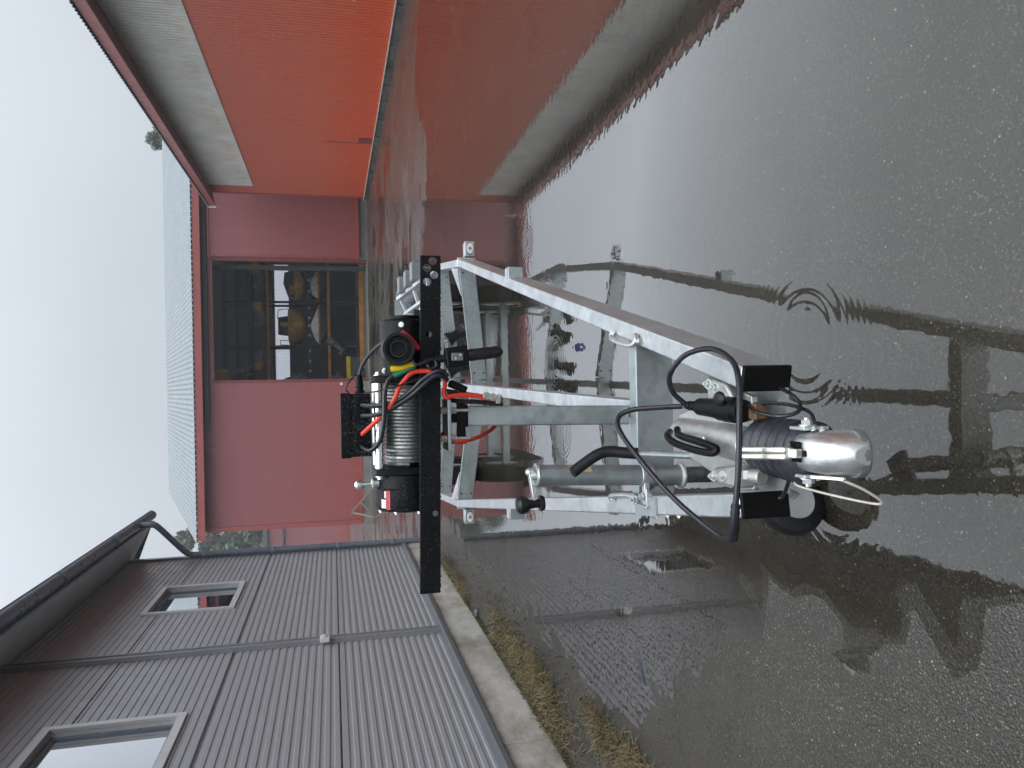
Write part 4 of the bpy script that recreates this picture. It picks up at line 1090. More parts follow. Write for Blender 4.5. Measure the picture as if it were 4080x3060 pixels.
m = MB(); m.hexa([(-0.36, 1.9985, 1.134), (0.22, 1.9985, 1.1225), (0.22, 2.17, 1.1225), (-0.36, 2.17, 1.134), (-0.36, 1.9985, 1.140), (0.22, 1.9985, 1.1285), (0.22, 2.17, 1.1285), (-0.36, 2.17, 1.140)])
m.build('bar_flange', M['black'], bar)

# --- winch
DY, DZ_, DRR = 2.105, 1.205, 0.056
m = MB()
m.lathe((-0.326, DY, DZ_), (1, 0, 0), [(0, 0.070), (0.004, 0.083), (0.012, 0.087), (0.060, 0.087), (0.064, 0.084), (0.098, 0.084)], 40)
wi = m.build('winch', M['black'], TR, label='black gear housing of the electric winch')
for x0 in (-0.227, 0.017):
    q = MB(); q.prism([(x0, 2.03, 1.142), (x0, 2.02, 1.25), (x0, 2.035, 1.293), (x0, 2.06, 1.300), (x0, 2.15, 1.300), (x0, 2.18, 1.28), (x0, 2.19, 1.142)], (0.019, 0, 0)); q.build('side_plate', M['black'], wi, bevel=0.003)
q = MB(); q.lathe((0.0365, DY, DZ_), (1, 0, 0), [(0, 0.066), (0.145, 0.066), (0.150, 0.062), (0.152, 0.045), (0.160, 0.045), (0.162, 0.03)], 36); mo = q.build('motor', M['black'], wi)
for an, xx in ((2.2, 0.17), (2.75, 0.13), (3.05, 0.05)):
    d = V((0, -math.cos(an - math.pi / 2 - 0.4), math.sin(an - math.pi / 2 - 0.4))); bolts('motor_screw', wi, 'zinc', [(V((xx, DY, DZ_)) + d * 0.066, d, 0.005, 0.003, 0.001)])
# wire rope: one continuous coil
q = MB(); path = []; x0, x1, pitch = -0.2015, 0.0115, 0.0094
turns = (x1 - x0) / pitch; n = int(turns * 36)
for i in range(n + 1):
    a = 2 * math.pi * i / 36; path.append(V((x0 + (x1 - x0) * i / n, DY - DRR * math.cos(a), DZ_ + DRR * math.sin(a))))
q.tube(path, 0.0049, 6); rp = q.build('wire_rope', M['rope'], wi)
q = MB(); q.cyl((-0.207, DY, DZ_), (0.016, DY, DZ_), 0.049, n=28); q.build('drum', M['black'], wi)
for (ry, rz) in ((2.045, 1.283), (2.16, 1.283), (2.16, 1.16)):
    q = MB(); q.cyl((-0.2075, ry, rz), (0.0165, ry, rz), 0.0115, n=16); q.build('tie_rod', M['rod'], wi)
bolts('tie_rod_bolt', wi, 'zinc', [((x_, 2.045, 1.283), (dx, 0, 0), 0.008, 0.006, 0.001) for x_, dx in ((-0.227, -1), (0.0365, 1))])
bolts('housing_bolt', wi, 'zinc', [((-0.322, DY + 0.078 * math.cos(2 * math.pi * (k + 0.35) / 8), DZ_ + 0.078 * math.sin(2 * math.pi * (k + 0.35) / 8)), (-1, 0, 0), 0.0045, 0.004, 0.001) for k in range(8)])
# clutch knob
q = MB(); q.lathe((-0.248, 2.08, 1.284), (-0.08, 0, 1), [(0, 0.013), (0.012, 0.013), (0.013, 0.016), (0.017, 0.016), (0.018, 0.011), (0.021, 0.006), (0.038, 0.006), (0.042, 0.010), (0.05, 0.013), (0.058, 0.012), (0.064, 0.006)], 16)
q.build('clutch_knob', M['zinc'], wi)
# warning label wrapped on the gear housing
def arc_patch(xa, xb, a0, a1, rr, mt, nm, par):
    q = MB(); n = 8
    for k in range(n + 1):
        a = a0 + (a1 - a0) * k / n
        for x_ in (xa, xb): q.v.append(V((x_, DY - rr * math.cos(a), DZ_ + rr * math.sin(a))))
    q.f = [[2 * k, 2 * k + 1, 2 * k + 3, 2 * k + 2] for k in range(n)]
    return q.build(nm, M[mt], par, fix=True)
lb = arc_patch(-0.316, -0.266, R(38), R(46), 0.0878, 'label_red', 'warning_label', wi)
arc_patch(-0.313, -0.290, R(47), R(58), 0.0878, 'label_white', 'label_panel', wi)
arc_patch(-0.286, -0.268, R(47), R(50), 0.0878, 'label_white', 'label_panel', wi)
fc = bpy.data.curves.new('lettering', 'FONT'); fc.body = 'WARNING'; fc.size = 0.011; fc.align_x = 'CENTER'; fc.align_y = 'CENTER'; fc.extrude = 0.0002
fo = bpy.data.objects.new('lettering_tmp', fc); COL.objects.link(fo)
bpy.context.view_layer.update()
tm = bpy.data.meshes.new_from_object(fo.evaluated_get(bpy.context.evaluated_depsgraph_get()))
bpy.data.objects.remove(fo)
le = bpy.data.objects.new('lettering', tm); COL.objects.link(le); tm.materials.append(M['label_dark']); le.parent = wi
an = R(42); nrm_ = V((0, -math.cos(an), math.sin(an))); upv = V((0, math.sin(an), math.cos(an)))
mt_ = Matrix((V((1, 0, 0)), upv, nrm_)).transposed().to_4x4(); mt_.translation = V((-0.291, DY, DZ_)) + nrm_ * 0.0890 - ORIGIN[wi.name]
le.matrix_local = mt_
# control box
q = MB(); q.span((-0.1745, 2.045, 1.303), (-0.0105, 2.145, 1.356)); cb = q.build('control_box', M['black'], wi, bevel=0.003)
q = MB(); q.span((-0.1775, 2.0425, 1.3545), (-0.0080, 2.1475, 1.381)); q.build('box_lid', M['black'], wi, bevel=0.002)
q = MB(); q.span((-0.16, 2.05, 1.296), (-0.14, 2.14, 1.3025)); q.span((-0.05, 2.05, 1.296), (-0.03, 2.14, 1.3025)); q.build('box_bracket', M['rod'], wi)
for gx_ in (-0.040, -0.067, -0.119, -0.146):
    q = MB(); q.cyl((gx_, 2.0448, 1.333), (gx_, 2.038, 1.333), 0.011, n=6); q.cyl((gx_, 2.038, 1.333), (gx_, 2.032, 1.332), 0.008, n=10)
    q.build('cable_gland', M['black'], wi)
CAB = 0.0062
def cable(name, pts, r, mt, par=None, n=8): return MB().tube(spline(pts, 6), r, n).build(name, M[mt], par or wi)
cable('power_cable', [(-0.119, 2.040, 1.331), (-0.099, 2.020, 1.310), (-0.075, 2.005, 1.285), (-0.051, 1.990, 1.263), (-0.022, 1.981, 1.244), (0.003, 1.978, 1.234), (0.022, 1.978, 1.220), (0.040, 1.972, 1.202), (0.045, 1.968, 1.177), (0.042, 1.960, 1.139), (0.037, 1.972, 1.117), (0.011, 1.985, 1.115), (-0.009, 1.995, 1.117)], CAB, 'red_cable')
cable('power_cable', [(-0.009, 2.0, 1.118), (-0.025, 2.0, 1.110), (-0.021, 2.0, 1.096), (-0.019, 2.0, 1.062), (-0.021, 2.0, 1.032), (-0.026, 2.0, 1.012)], CAB, 'red_cable')
cable('power_cable', [(-0.120, 2.04, 1.118), (-0.141, 2.02, 1.102), (-0.142, 2.02, 1.075), (-0.140, 2.03, 1.046), (-0.131, 2.06, 1.006), (-0.114, 2.10, 0.966), (-0.090, 2.13, 0.945), (-0.06, 2.12, 0.955), (-0.042, 2.06, 0.98), (-0.038, 2.02, 1.03)], 0.0058, 'red_cable')
cable('motor_cable', [(-0.040, 2.045, 1.332), (-0.040, 2.030, 1.323), (-0.042, 2.005, 1.297), (-0.039, 1.990, 1.266), (-0.027, 1.982, 1.234), (-0.004, 1.974, 1.202), (0.021, 1.962, 1.177), (0.040, 1.950, 1.148), (0.044, 1.948, 1.128), (0.030, 1.955, 1.113)], CAB, 'cable')
cable('motor_cable', [(-0.067, 2.045, 1.333), (-0.067, 2.030, 1.323), (-0.066, 2.005, 1.297), (-0.058, 1.990, 1.270), (-0.039, 1.982, 1.234), (-0.017, 1.974, 1.202), (0.012, 1.962, 1.170), (0.030, 1.952, 1.148), (0.032, 1.950, 1.130), (0.020, 1.958, 1.112)], CAB, 'cable')
cable('motor_cable', [(-0.146, 2.045, 1.334), (-0.149, 2.030, 1.326), (-0.156, 2.005, 1.312), (-0.149, 1.995, 1.298), (-0.130, 1.990, 1.284), (-0.095, 1.985, 1.276), (-0.057, 1.985, 1.272), (-0.012, 1.985, 1.270), (0.020, 1.985, 1.262), (0.036, 1.985, 1.246)], CAB, 'cable')
cable('green_sleeve', [(0.034, 1.984, 1.247), (0.045, 1.980, 1.224), (0.060, 1.972, 1.193)], 0.008, 'green')
cable('yellow_sleeve', [(0.051, 1.980, 1.254), (0.055, 1.974, 1.227), (0.066, 1.966, 1.193)], 0.0075, 'yellow')
cable('red_sleeve', [(0.146, 1.985, 1.225), (0.130, 1.980, 1.206), (0.102, 1.978, 1.182)], 0.008, 'red_plastic')
cable('strap', [(-0.007, 2.05, 1.358), (0.003, 2.05, 1.367), (0.022, 2.05, 1.357), (0.042, 2.06, 1.338)], 0.0022, 'cable')
cable('strap', [(-0.007, 2.04, 1.317), (-0.005, 1.995, 1.291), (0.004, 1.976, 1.253), (0.019, 1.968, 1.202), (0.031, 1.962, 1.164)], 0.0022, 'cable')
q = MB(); q.lathe((-0.0100, 2.09, 1.329), (1, 0, 0.04), [(0, 0.013), (0.008, 0.013), (0.009, 0.010), (0.016, 0.010), (0.018, 0.0115), (0.045, 0.009), (0.05, 0.006)], 14); q.build('socket_plug', M['black'], wi)
cable('remote_cable', [(0.036, 2.09, 1.331), (0.062, 2.088, 1.323), (0.088, 2.068, 1.307), (0.108, 2.045, 1.288), (0.120, 2.022, 1.270), (0.118, 2.00, 1.25)], 0.0048, 'cable')
# rubber boot of the remote lead hanging before the motor
q = MB(); q.lathe((0.098, 2.036, 1.240), (0.03, -1, -0.03), [(0, 0.030), (0.03, 0.036), (0.034, 0.040), (0.045, 0.040), (0.048, 0.036), (0.056, 0.039), (0.066, 0.042), (0.098, 0.042), (0.104, 0.040), (0.104, 0.033), (0.088, 0.031), (0.088, 0.025), (0.098, 0.023), (0.098, 0.017), (0.084, 0.015)], 32)
q.build('round_plug', M['rubber'], wi)
cable('remote_cable', [(0.079, 1.955, 1.205), (0.062, 1.952, 1.193), (0.066, 1.950, 1.173), (0.073, 1.950, 1.155), (0.075, 1.953, 1.130)], 0.0045, 'cable')
cable('remote_cable', [(0.075, 1.965, 1.165), (0.058, 1.955, 1.162), (0.050, 1.955, 1.152), (0.060, 1.955, 1.140), (0.078, 1.955, 1.146)], 0.0045, 'cable')
# hand remote
q = MB(); a, b_ = V((0.074, 1.953, 1.142)), V((0.076, 1.953, 1.116)); q.cyl(a, b_, 0.007, 0.010, 12)
for k in range(5): q.cyl(a.lerp(b_, k / 5), a.lerp(b_, k / 5 + 0.08), 0.011, n=12)
q.build('remote_boot', M['rubber'], wi)
q = MB(); q.beam((0.076, 1.953, 1.117), (0.083, 1.953, 1.060), 0.034, 0.052, (1, 0, 0)); rm = q.build('hand_remote', M['black'], TR, bevel=0.004)
q = MB(); q.lathe((0.083, 1.953, 1.0595), V((0.0095, 0, -0.092)), [(0, 0.015), (0.01, 0.0165), (0.03, 0.0155), (0.045, 0.0165), (0.06, 0.0155), (0.075, 0.016), (0.088, 0.011), (0.093, 0.005)], 14); q.build('grip', M['rubber'], rm)
q = MB(); q.box((0.079, 1.9345, 1.089), (0.020, 0.006, 0.030)); q.build('rocker_switch', M['label_white'] if False else M['engine_grey'], rm, bevel=0.002)
q = MB(); q.box((0.0835, 1.9312, 1.082), (0.005, 0.001, 0.003)); q.box((0.075, 1.9312, 1.094), (0.005, 0.001, 0.003)); q.build('switch_mark', M['white_plastic'], rm)
# battery clamp on the red lead, and its black companion
q = MB(); q.lathe((-0.023, 1.992, 1.003), (0, 1, 0), [(0, 0.010), (0.014, 0.010)], 14); q.lathe((-0.027, 1.992, 0.986), (0, 1, 0), [(0, 0.0105), (0.014, 0.0105)], 14); q.box((-0.033, 2.0, 0.972), (0.022, 0.012, 0.012)); q.box((-0.024, 2.0, 0.966), (0.007, 0.02, 0.008)); q.cyl((-0.045, 2.0, 0.971), (-0.018, 2.0, 0.971), 0.003, n=8)
q.build('battery_clamp', M['brass_lead'], wi, bevel=0.001)
cable('ground_cable', [(-0.03, 2.03, 1.105), (-0.036, 2.02, 1.07), (-0.038, 2.018, 1.03), (-0.043, 2.018, 0.99), (-0.046, 2.018, 0.955)], CAB, 'cable')
q = MB(); q.box((0.003, 2.03, 1.075), (0.02, 0.03, 0.05), Matrix.Rotation(R(25), 3, 'Y')); q.build('connector_block', M['black'], wi, bevel=0.004)

# --- overrun coupling
CX = -0.130
m = MB(); m.lathe((CX + 0.012, 1.80, 0.548), V((-0.02, -0.33, -0.03)), [(0, 0.026), (0.02, 0.034), (0.12, 0.038), (0.22, 0.042), (0.31, 0.046)], 20)
m.prism([(CX - 0.045, 1.78, 0.535), (CX + 0.05, 1.80, 0.535), (CX + 0.112, 1.52, 0.525), (CX + 0.100, 1.47, 0.522), (CX - 0.100, 1.47, 0.522), (CX - 0.108, 1.53, 0.525)], (0, 0, 0.014))
m.prism([(CX - 0.01, 1.80, 0.56), (CX + 0.01, 1.80, 0.56), (CX + 0.012, 1.56, 0.598), (CX - 0.012, 1.56, 0.598)], (0, 0, 0.006))
cp = m.build('overrun_casting', M['cast'], TR, bevel=0.004)
m = MB(); m.prism([(-0.232, 1.415, 0.486), (-0.014, 1.412, 0.486), (0.022, 1.62, 0.486), (-0.262, 1.62, 0.486)], (0, 0, 0.006)); m.build('floor_plate', M['galv'], TR)
m = MB(); m.prism([(-0.060, 1.60, 0.530), (0.014, 1.61, 0.530), (-0.002, 1.52, 0.530), (-0.055, 1.47, 0.530), (-0.085, 1.47, 0.530)], (0, 0, 0.040)); m.build('flange', M['cast'], cp, bevel=0.006)
m = MB(); m.prism([(-0.225, 1.60, 0.520), (-0.190, 1.58, 0.520), (-0.175, 1.47, 0.520), (-0.225, 1.47, 0.520)], (0, 0, 0.05)); m.build('flange', M['cast'], cp, bevel=0.006)
m = MB(); m.beam((-0.20, 1.53, 0.56), (-0.195, 1.445, 0.545), 0.022, 0.022); m.cyl((-0.197, 1.455, 0.548), (-0.197, 1.425, 0.542), 0.016, n=14); m.build('lug', M['cast'], cp, bevel=0.003)
bolts('flange_bolt', cp, 'zinc', [(p, (0.1, -0.15, 1), 0.0085, 0.007, 0.006) for p in ((-0.004, 1.590, 0.571), (-0.012, 1.558, 0.571), (-0.210, 1.575, 0.571), (-0.205, 1.535, 0.571), (-0.118, 1.79, 0.565), (-0.118, 1.755, 0.565))])
m = MB(); m.tube(spline([(-0.118, 1.74, 0.60), (-0.125, 1.70, 0.625), (-0.138, 1.66, 0.628), (-0.150, 1.58, 0.615), (-0.152, 1.52, 0.605), (-0.142, 1.51, 0.60), (-0.132, 1.56, 0.608), (-0.122, 1.66, 0.612), (-0.110, 1.70, 0.60)], 6), 0.0085, 10); m.build('release_loop', M['black'], cp)
m = MB(); prof = [(0, 0.047)]
for k in range(6):
    f = 0.012 + k * 0.029; r_ = 0.058 + 0.001 * k
    prof += [(f, r_ - 0.008), (f + 0.008, r_), (f + 0.017, r_ + 0.001), (f + 0.024, r_ - 0.006)]
prof += [(0.19, 0.05), (0.20, 0.04)]
m.lathe((CX - 0.002, 1.475, 0.516), V((-0.01, -0.2, -0.008)), prof, 28); m.build('bellows', M['bellows'], cp, ang=1.2)
# ball coupling head: pressed shell swept from a boxed rear to a round nose
sec = []
for y0, w, zt, zb_, rd in ((1.300, 0.034, 0.548, 0.485, 0.15), (1.285, 0.038, 0.556, 0.482, 0.25), (1.24, 0.040, 0.560, 0.480, 0.35), (1.205, 0.041, 0.559, 0.478, 0.45), (1.175, 0.041, 0.552, 0.476, 0.7), (1.15, 0.038, 0.539, 0.475, 0.9), (1.13, 0.031, 0.524, 0.476, 1.0), (1.117, 0.019, 0.508, 0.478, 1.0)):
    r_ = []
    for k in range(13):
        a = math.pi * k / 12; c, s = math.cos(a), math.sin(a); e = 1 - 0.72 * (1 - rd)
        r_.append(V((CX - 0.004 + w * math.copysign(abs(c) ** e, c), y0, zb_ + (zt - zb_) * abs(s) ** e)))
    sec.append(r_)
m = MB(); n = 13; m.v = [p for r_ in sec for p in r_]
m.f = [[j * n + i, j * n + i + 1, (j + 1) * n + i + 1, (j + 1) * n + i] for j in range(len(sec) - 1) for i in range(n - 1)]
m.f += [[j * n + n - 1, j * n, (j + 1) * n, (j + 1) * n + n - 1] for j in range(len(sec) - 1)]
m.f.append(list(range(n))); m.f.append([(len(sec) - 1) * n + i for i in range(n)])
hd = m.build('coupling_head', M['zinc'], TR, bevel=0.0015, ang=0.5)
m = MB(); m.lathe((CX - 0.004, 1.160, 0.472), (0, 0, 1), [(0, 0.043), (0.012, 0.0445), (0.018, 0.043)], 28); m.build('ball_socket', M['engine_grey'], hd)
m = MB(); m.span((CX - 0.052, 1.235, 0.50), (CX - 0.0455, 1.30, 0.552)); m.span((CX + 0.0375, 1.235, 0.50), (CX + 0.044, 1.30, 0.552)); m.prism([(CX - 0.052, 1.235, 0.535), (CX - 0.0455, 1.235, 0.535), (CX - 0.0455, 1.16, 0.505), (CX - 0.052, 1.16, 0.505)], (0, 0, 0.006)); m.build('cheek_plate', M['zinc'], hd, bevel=0.001)
bolts('coupling_bolt', hd, 'zinc', [((CX + 0.0445, 1.265, 0.53), (1, 0, 0), 0.012, 0.009, 0.004), ((CX - 0.0525, 1.265, 0.53), (-1, 0, 0), 0.012, 0.009, 0.006), ((CX + 0.0385, 1.225, 0.535), (1, 0, 0.3), 0.005, 0.004, 0.001), ((CX + 0.0385, 1.20, 0.53), (1, 0, 0.3), 0.005, 0.004, 0.001)])
m = MB(); m.span((CX - 0.021, 1.232, 0.5607), (CX + 0.017, 1.285, 0.5625)); m.build('latch_recess', M['black_cap'], hd)
m = MB(); m.beam((CX - 0.004, 1.225, 0.568), (CX - 0.004, 1.262, 0.576), 0.017, 0.014); m.cyl((CX - 0.014, 1.25, 0.574), (CX + 0.006, 1.25, 0.574), 0.007, n=10); m.build('latch', M['cast'], hd, bevel=0.002)
m = MB(); m.beam((CX - 0.0105, 1.248, 0.580), (CX - 0.0165, 1.368, 0.612), 0.0118, 0.018); m.beam((CX + 0.0022, 1.248, 0.580), (CX - 0.0035, 1.368, 0.612), 0.0118, 0.018); m.build('release_lever', simple('pale_zinc_lever', (0.72, 0.69, 0.62), 0.3, 0.85, 0.1, 20), hd, bevel=0.003)
m = MB(); m.cyl((CX - 0.004, 1.217, 0.557), (CX - 0.004, 1.217, 0.5615), 0.006, n=12); m.build('indicator_hole', M['black_cap'], hd)

for o_ in [hd] + list(hd.children):            # the pressed head is short
    oy = ORIGIN[o_.name].y
    for v_ in o_.data.vertices:
        y_ = v_.co.y + oy
        v_.co.y = (1.31 - (1.30 - y_) * 0.72 if y_ < 1.30 else y_ + 0.01) - oy
# handbrake lever
m = MB(); m.tube([(-0.180, 1.73, 0.515), (-0.178, 1.775, 0.58), (-0.174, 1.82, 0.668)], 0.0085, 10); m.beam((-0.182, 1.68, 0.49), (-0.180, 1.735, 0.525), 0.012, 0.02); hb = m.build('handbrake_lever', M['galv_dull'], TR)
m = MB(); m.tube(spline([(-0.1745, 1.812, 0.655), (-0.172, 1.828, 0.69), (-0.169, 1.84, 0.72), (-0.176, 1.845, 0.75), (-0.198, 1.85, 0.785), (-0.216, 1.853, 0.81), (-0.219, 1.853, 0.815)], 5), 0.0145, 12); m.build('hand_grip', M['rubber'], hb)
m = MB(); m.prism([(-0.19, 1.72, 0.49), (-0.19, 1.66, 0.50), (-0.19, 1.62, 0.54), (-0.19, 1.72, 0.545)], (0.008, 0, 0)); m.build('quadrant', M['galv_dull'], hb)

# --- jockey wheel
JX, JY = -0.240, 1.93
jt, jb = V((-0.231, JY, 0.890)), V((-0.249, JY, 0.478))
m = MB(); m.cyl(jt, jb, 0.0275, n=24); jw = m.build('jockey_wheel', M['galv_dull'], TR, bevel=0.002)
m = MB(); m.cyl(jb, V((-0.256, JY, 0.20)), 0.022, n=20); m.build('inner_tube', simple('scuffed_dark_steel', (0.14, 0.145, 0.145), 0.5, 0.8, 0.5, 30), jw)
m = MB(); m.tube([V((-0.249 + 0.030 * math.cos(2 * math.pi * k / 20), JY + 0.030 * math.sin(2 * math.pi * k / 20), 0.485)) for k in range(20)], 0.006, 8, True)
m.tube([V((-0.231 + 0.027 * math.cos(2 * math.pi * k / 20), JY + 0.027 * math.sin(2 * math.pi * k / 20), 0.889)) for k in range(20)], 0.005, 8, True); m.build('collar', M['zinc'], jw)
m = MB(); m.cyl((-0.231, JY, 0.885), (-0.231, JY, 0.905), 0.012, n=12); m.beam((-0.222, JY, 0.908), (-0.313, JY - 0.01, 0.897), 0.020, 0.007); m.cyl((-0.300, JY - 0.01, 0.885), (-0.303, JY - 0.01, 0.91), 0.009, n=10); m.ball((-0.222, JY, 0.907), 0.012, 10, 6); cr = m.build('crank', M['zinc'], jw, bevel=0.0015)
m = MB(); m.lathe((-0.302, JY - 0.012, 0.874), (-0.03, 0, 1), [(0, 0.018), (0.008, 0.021), (0.012, 0.020), (0.0125, 0.011), (0.036, 0.012), (0.044, 0.018), (0.053, 0.0235), (0.064, 0.0235), (0.072, 0.017), (0.074, 0.006)], 18); m.build('knob', M['rubber'], cr)
m = MB()
for a0 in range(6): pass
m.v = []; n = 6
for zz in (0.745, 0.805):
    for k in range(n + 1):
        a = R(-65 + 42 * k / n); m.v.append(V((-0.235 - (zz < 0.77) * 0.002 + 0.028 * math.sin(-a) * 1.0, JY - 0.028 * math.cos(a), zz)))
m.f = [[k, k + 1, n + 2 + k, n + 1 + k] for k in range(n)]
m.build('sticker', M['sticker'], jw)
m = MB(); m.span((-0.322, 1.905, 0.585), (-0.262, 1.925, 0.600)); m.span((-0.330, 1.90, 0.50), (-0.324, 1.99, 0.60)); m.prism([(-0.275, 1.895, 0.60), (-0.325, 1.895, 0.60), (-0.325, 1.895, 0.55)], (0, 0.006, 0)); m.prism([(-0.278, 1.955, 0.545), (-0.325, 1.955, 0.60), (-0.325, 1.955, 0.50), (-0.28, 1.955, 0.49)], (0, 0.006, 0)); m.lathe((-0.243, JY, 0.57), (0, 0, 1), [(0, 0.031), (0.035, 0.031)], 20)
m.build('clamp_bracket', M['galv'], jw, bevel=0.002)
bolts('clamp_bolt', jw, 'zinc', [(p, (0, 0, 1), 0.008, 0.007, 0.008) for p in ((-0.30, 1.915, 0.602), (-0.315, 1.96, 0.602))])
bolts('clamp_bolt', jw, 'zinc', [((-0.3455 - (yy - 1.9) * 0.14, yy, 0.53), (-1, -0.14, 0), 0.007, 0.006, 0.004) for yy in (1.85, 1.92, 1.99)])
m = MB(); m.beam((-0.335, 2.0, 0.588), (-0.32, 1.86, 0.588), 0.05, 0.005); m.build('saddle_plate', M['galv_dull'], jw)
wc = V((-0.352, 2.03, 0.093)); wa = V((0.50, -0.866, 0)).normalized()
m = MB(); m.lathe(wc - wa * 0.03, wa, [(0, 0.068), (0.003, 0.090), (0.012, 0.104), (0.03, 0.108), (0.048, 0.104), (0.057, 0.090), (0.060, 0.068)], 36, cap=False); ty = m.build('tyre', M['rubber'], jw)
m = MB(); m.lathe(wc - wa * 0.026, wa, [(0, 0.0675), (0.008, 0.055), (0.010, 0.02), (0.043, 0.02), (0.044, 0.05), (0.052, 0.0675)], 30); m.build('rim', M['rim'], jw)
sd_ = V((0.60, 0.80, 0))
m = MB()
for s in (-1, 1):
    m.beam(wc + wa * (0.036 * s) , V((-0.290, 1.98, 0.235)) + wa * (0.036 * s), 0.006, 0.03, wa)
m.box((-0.270, 1.955, 0.232), (0.085, 0.09, 0.008), Matrix.Rotation(R(-60), 3, 'Z')); m.cyl(wc - wa * 0.045, wc + wa * 0.045, 0.007, n=10); m.build('fork', M['galv_dull'], jw)

# --- trailer light lead and plug
lead = [(-0.054, 1.65, 0.596), (-0.019, 1.65, 0.633), (0.021, 1.62, 0.652), (0.062, 1.58, 0.633), (0.072, 1.50, 0.612), (0.045, 1.42, 0.610), (0.001, 1.37, 0.622), (-0.085, 1.34, 0.640), (-0.181, 1.335, 0.648), (-0.275, 1.35, 0.651), (-0.300, 1.36, 0.642), (-0.312, 1.39, 0.640), (-0.302, 1.45, 0.649), (-0.247, 1.55, 0.685), (-0.166, 1.65, 0.723), (-0.110, 1.72, 0.738), (-0.078, 1.745, 0.73), (-0.062, 1.735, 0.70), (-0.057, 1.70, 0.655), (-0.054, 1.66, 0.605)]
m = MB(); m.tube(spline(lead, 7), 0.0062, 9); ld = m.build('light_lead', M['cable'], TR)
m = MB(); m.tube(spline([(-0.235, 1.342, 0.650), (-0.262, 1.346, 0.651), (-0.285, 1.353, 0.648), (-0.306, 1.372, 0.641)], 5), [0.0085 + 0.0015 * (k % 2) for k in range(16)], 10); m.build('lead_boot', M['rubber'], ld)
m = MB(); pa, pb = V((-0.052, 1.665, 0.592)), V((-0.063, 1.375, 0.566)); d = (pb - pa).normalized()
m.lathe(pa, d, [(0, 0.009), (0.02, 0.0115), (0.022, 0.0095), (0.035, 0.012), (0.038, 0.010), (0.055, 0.013), (0.06, 0.020), (0.10, 0.021), (0.14, 0.023), (0.142, 0.026), (0.165, 0.026), (0.167, 0.028), (0.205, 0.028), (0.207, 0.024), (0.225, 0.024)], 20)
pg = m.build('plug', M['black'], ld, bevel=0.001)
m = MB(); m.ball((-0.034, 1.485, 0.603), 0.021, 16, 8, (0.75, 1.0, 0.42)); m.build('plug_cap', M['rubber'], ld)
m = MB(); m.span((-0.077, 1.415, 0.535), (-0.045, 1.447, 0.56)); m.build('parking_socket', simple('rusty_bracket', (0.20, 0.10, 0.05), 0.7, 0.3, 0.5, 60), ld, bevel=0.002)
for nm, pts, r, mt in (('breakaway_cable', [(-0.014, 1.415, 0.504), (-0.026, 1.36, 0.515), (-0.043, 1.33, 0.516), (-0.060, 1.315, 0.530), (-0.068, 1.33, 0.560), (-0.062, 1.38, 0.575), (-0.055, 1.42, 0.565), (-0.044, 1.45, 0.560)], 0.004, 'cable'),
                       ('breakaway_cable', [(-0.046, 1.43, 0.555), (-0.044, 1.40, 0.535), (-0.048, 1.36, 0.515), (-0.060, 1.30, 0.515), (-0.078, 1.262, 0.530)], 0.0038, 'cable'),
                       ('breakaway_cable', [(-0.180, 1.36, 0.52), (-0.209, 1.38, 0.514), (-0.233, 1.405, 0.508), (-0.241, 1.415, 0.511)], 0.004, 'cable'),
                       ('safety_cable', [(-0.184, 1.262, 0.528), (-0.177, 1.23, 0.520), (-0.192, 1.20, 0.488), (-0.210, 1.19, 0.460), (-0.220, 1.19, 0.447), (-0.225, 1.20, 0.447), (-0.223, 1.22, 0.463), (-0.216, 1.26, 0.491), (-0.208, 1.30, 0.516), (-0.202, 1.32, 0.530), (-0.196, 1.328, 0.531), (-0.194, 1.325, 0.523), (-0.201, 1.315, 0.521), (-0.190, 1.30, 0.526), (-0.182, 1.27, 0.530)], 0.0026, 'steel_cable')):
    MB().tube(spline(pts, 6), r, 8).build(nm, M[mt], TR)

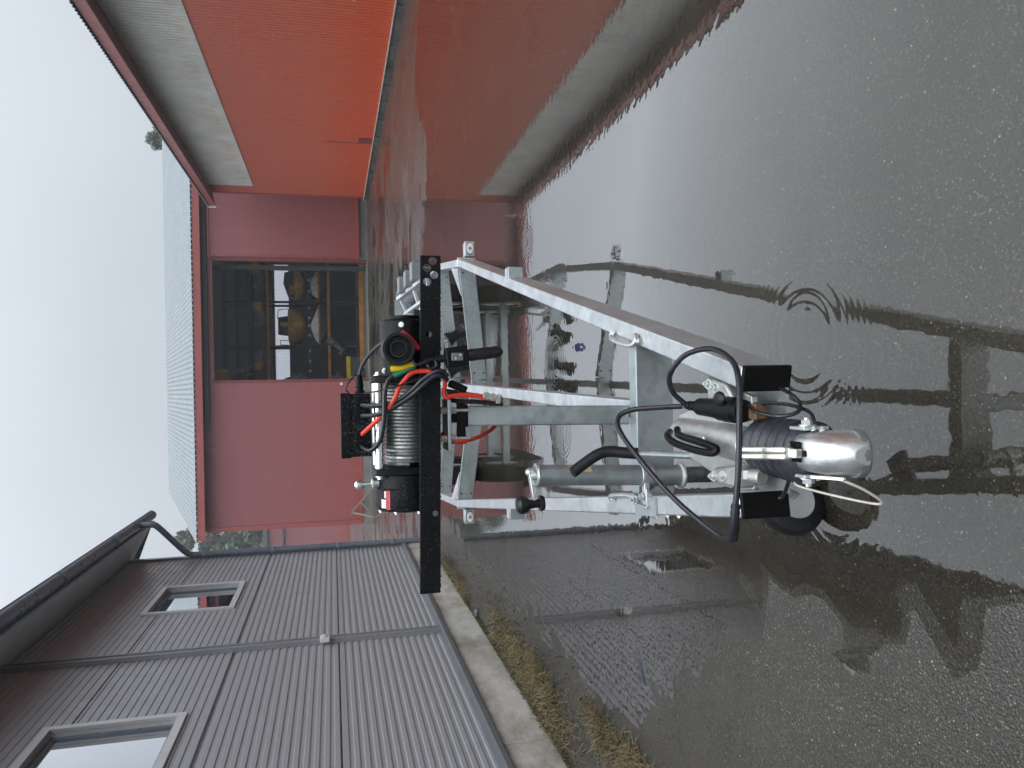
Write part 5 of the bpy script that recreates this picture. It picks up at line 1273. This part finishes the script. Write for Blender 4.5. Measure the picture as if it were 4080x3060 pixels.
# --- rain drops on the painted and galvanised surfaces
rd = random.Random(4)
m = MB()
def drop(p, r): m.ball(p, r, 6, 4)
for i in range(300):
    x_ = rd.uniform(-0.525, 0.34); f = (x_ + 0.531) / 0.876; zt = 1.190 - 0.018 * f; zb_ = 1.137 - 0.018 * f
    drop((x_, 1.9895, rd.uniform(zb_ + 0.003, zt - 0.003)), rd.uniform(0.0005, 0.0014))
for i in range(130):
    x_ = -0.529 + 0.872 * (i + rd.random()) / 130; f = (x_ + 0.531) / 0.876
    drop((x_, 1.991 + rd.random() * 0.005, 1.1365 - 0.018 * f), rd.uniform(0.001, 0.0026)); drop((x_, 1.994, 1.190 - 0.018 * f), rd.uniform(0.0008, 0.0018))
for i in range(260):
    drop((rd.uniform(-0.172, -0.013), 2.0435, rd.uniform(1.305, 1.379)), rd.uniform(0.0006, 0.0018))
for i in range(420):
    a = rd.uniform(0.1, 1.5); x_ = rd.uniform(-0.32, -0.232); drop((x_, DY - 0.0875 * math.cos(a), DZ_ + 0.0875 * math.sin(a)), rd.uniform(0.0005, 0.0013))
for i in range(300):
    a = rd.uniform(0.1, 1.5); x_ = rd.uniform(0.04, 0.18); drop((x_, DY - 0.0662 * math.cos(a), DZ_ + 0.0662 * math.sin(a)), rd.uniform(0.0005, 0.0013))
for near, far in ((RN, RF), (LN, LF)):
    for i in range(90):
        p = near.lerp(far, rd.random()); drop(p + V((0.02 * (1 if near is RN else -1), 0, -BH / 2)), rd.uniform(0.0015, 0.003))
m.build('rain_drops', M['drop'], TR, kind='stuff')

# ================================================================== RAINY AIR
hz = bpy.data.materials.new('rain_haze'); hz.use_nodes = True
hn = hz.node_tree.nodes; hn.clear()
hv = hn.new('ShaderNodeVolumePrincipled'); ho = hn.new('ShaderNodeOutputMaterial')
hv.inputs['Color'].default_value = (0.93, 0.96, 1.0, 1)
hv.inputs['Density'].default_value = 0.0014
hv.inputs['Anisotropy'].default_value = 0.2
hz.node_tree.links.new(hv.outputs[0], ho.inputs['Volume'])
m = MB(); m.span((-70, -25, -1.2), (70, 120, 20.5))
hb_ = m.build('haze', hz, kind='stuff'); hb_['label'] = 'pale rainy air over the whole yard'; hb_['category'] = 'haze'
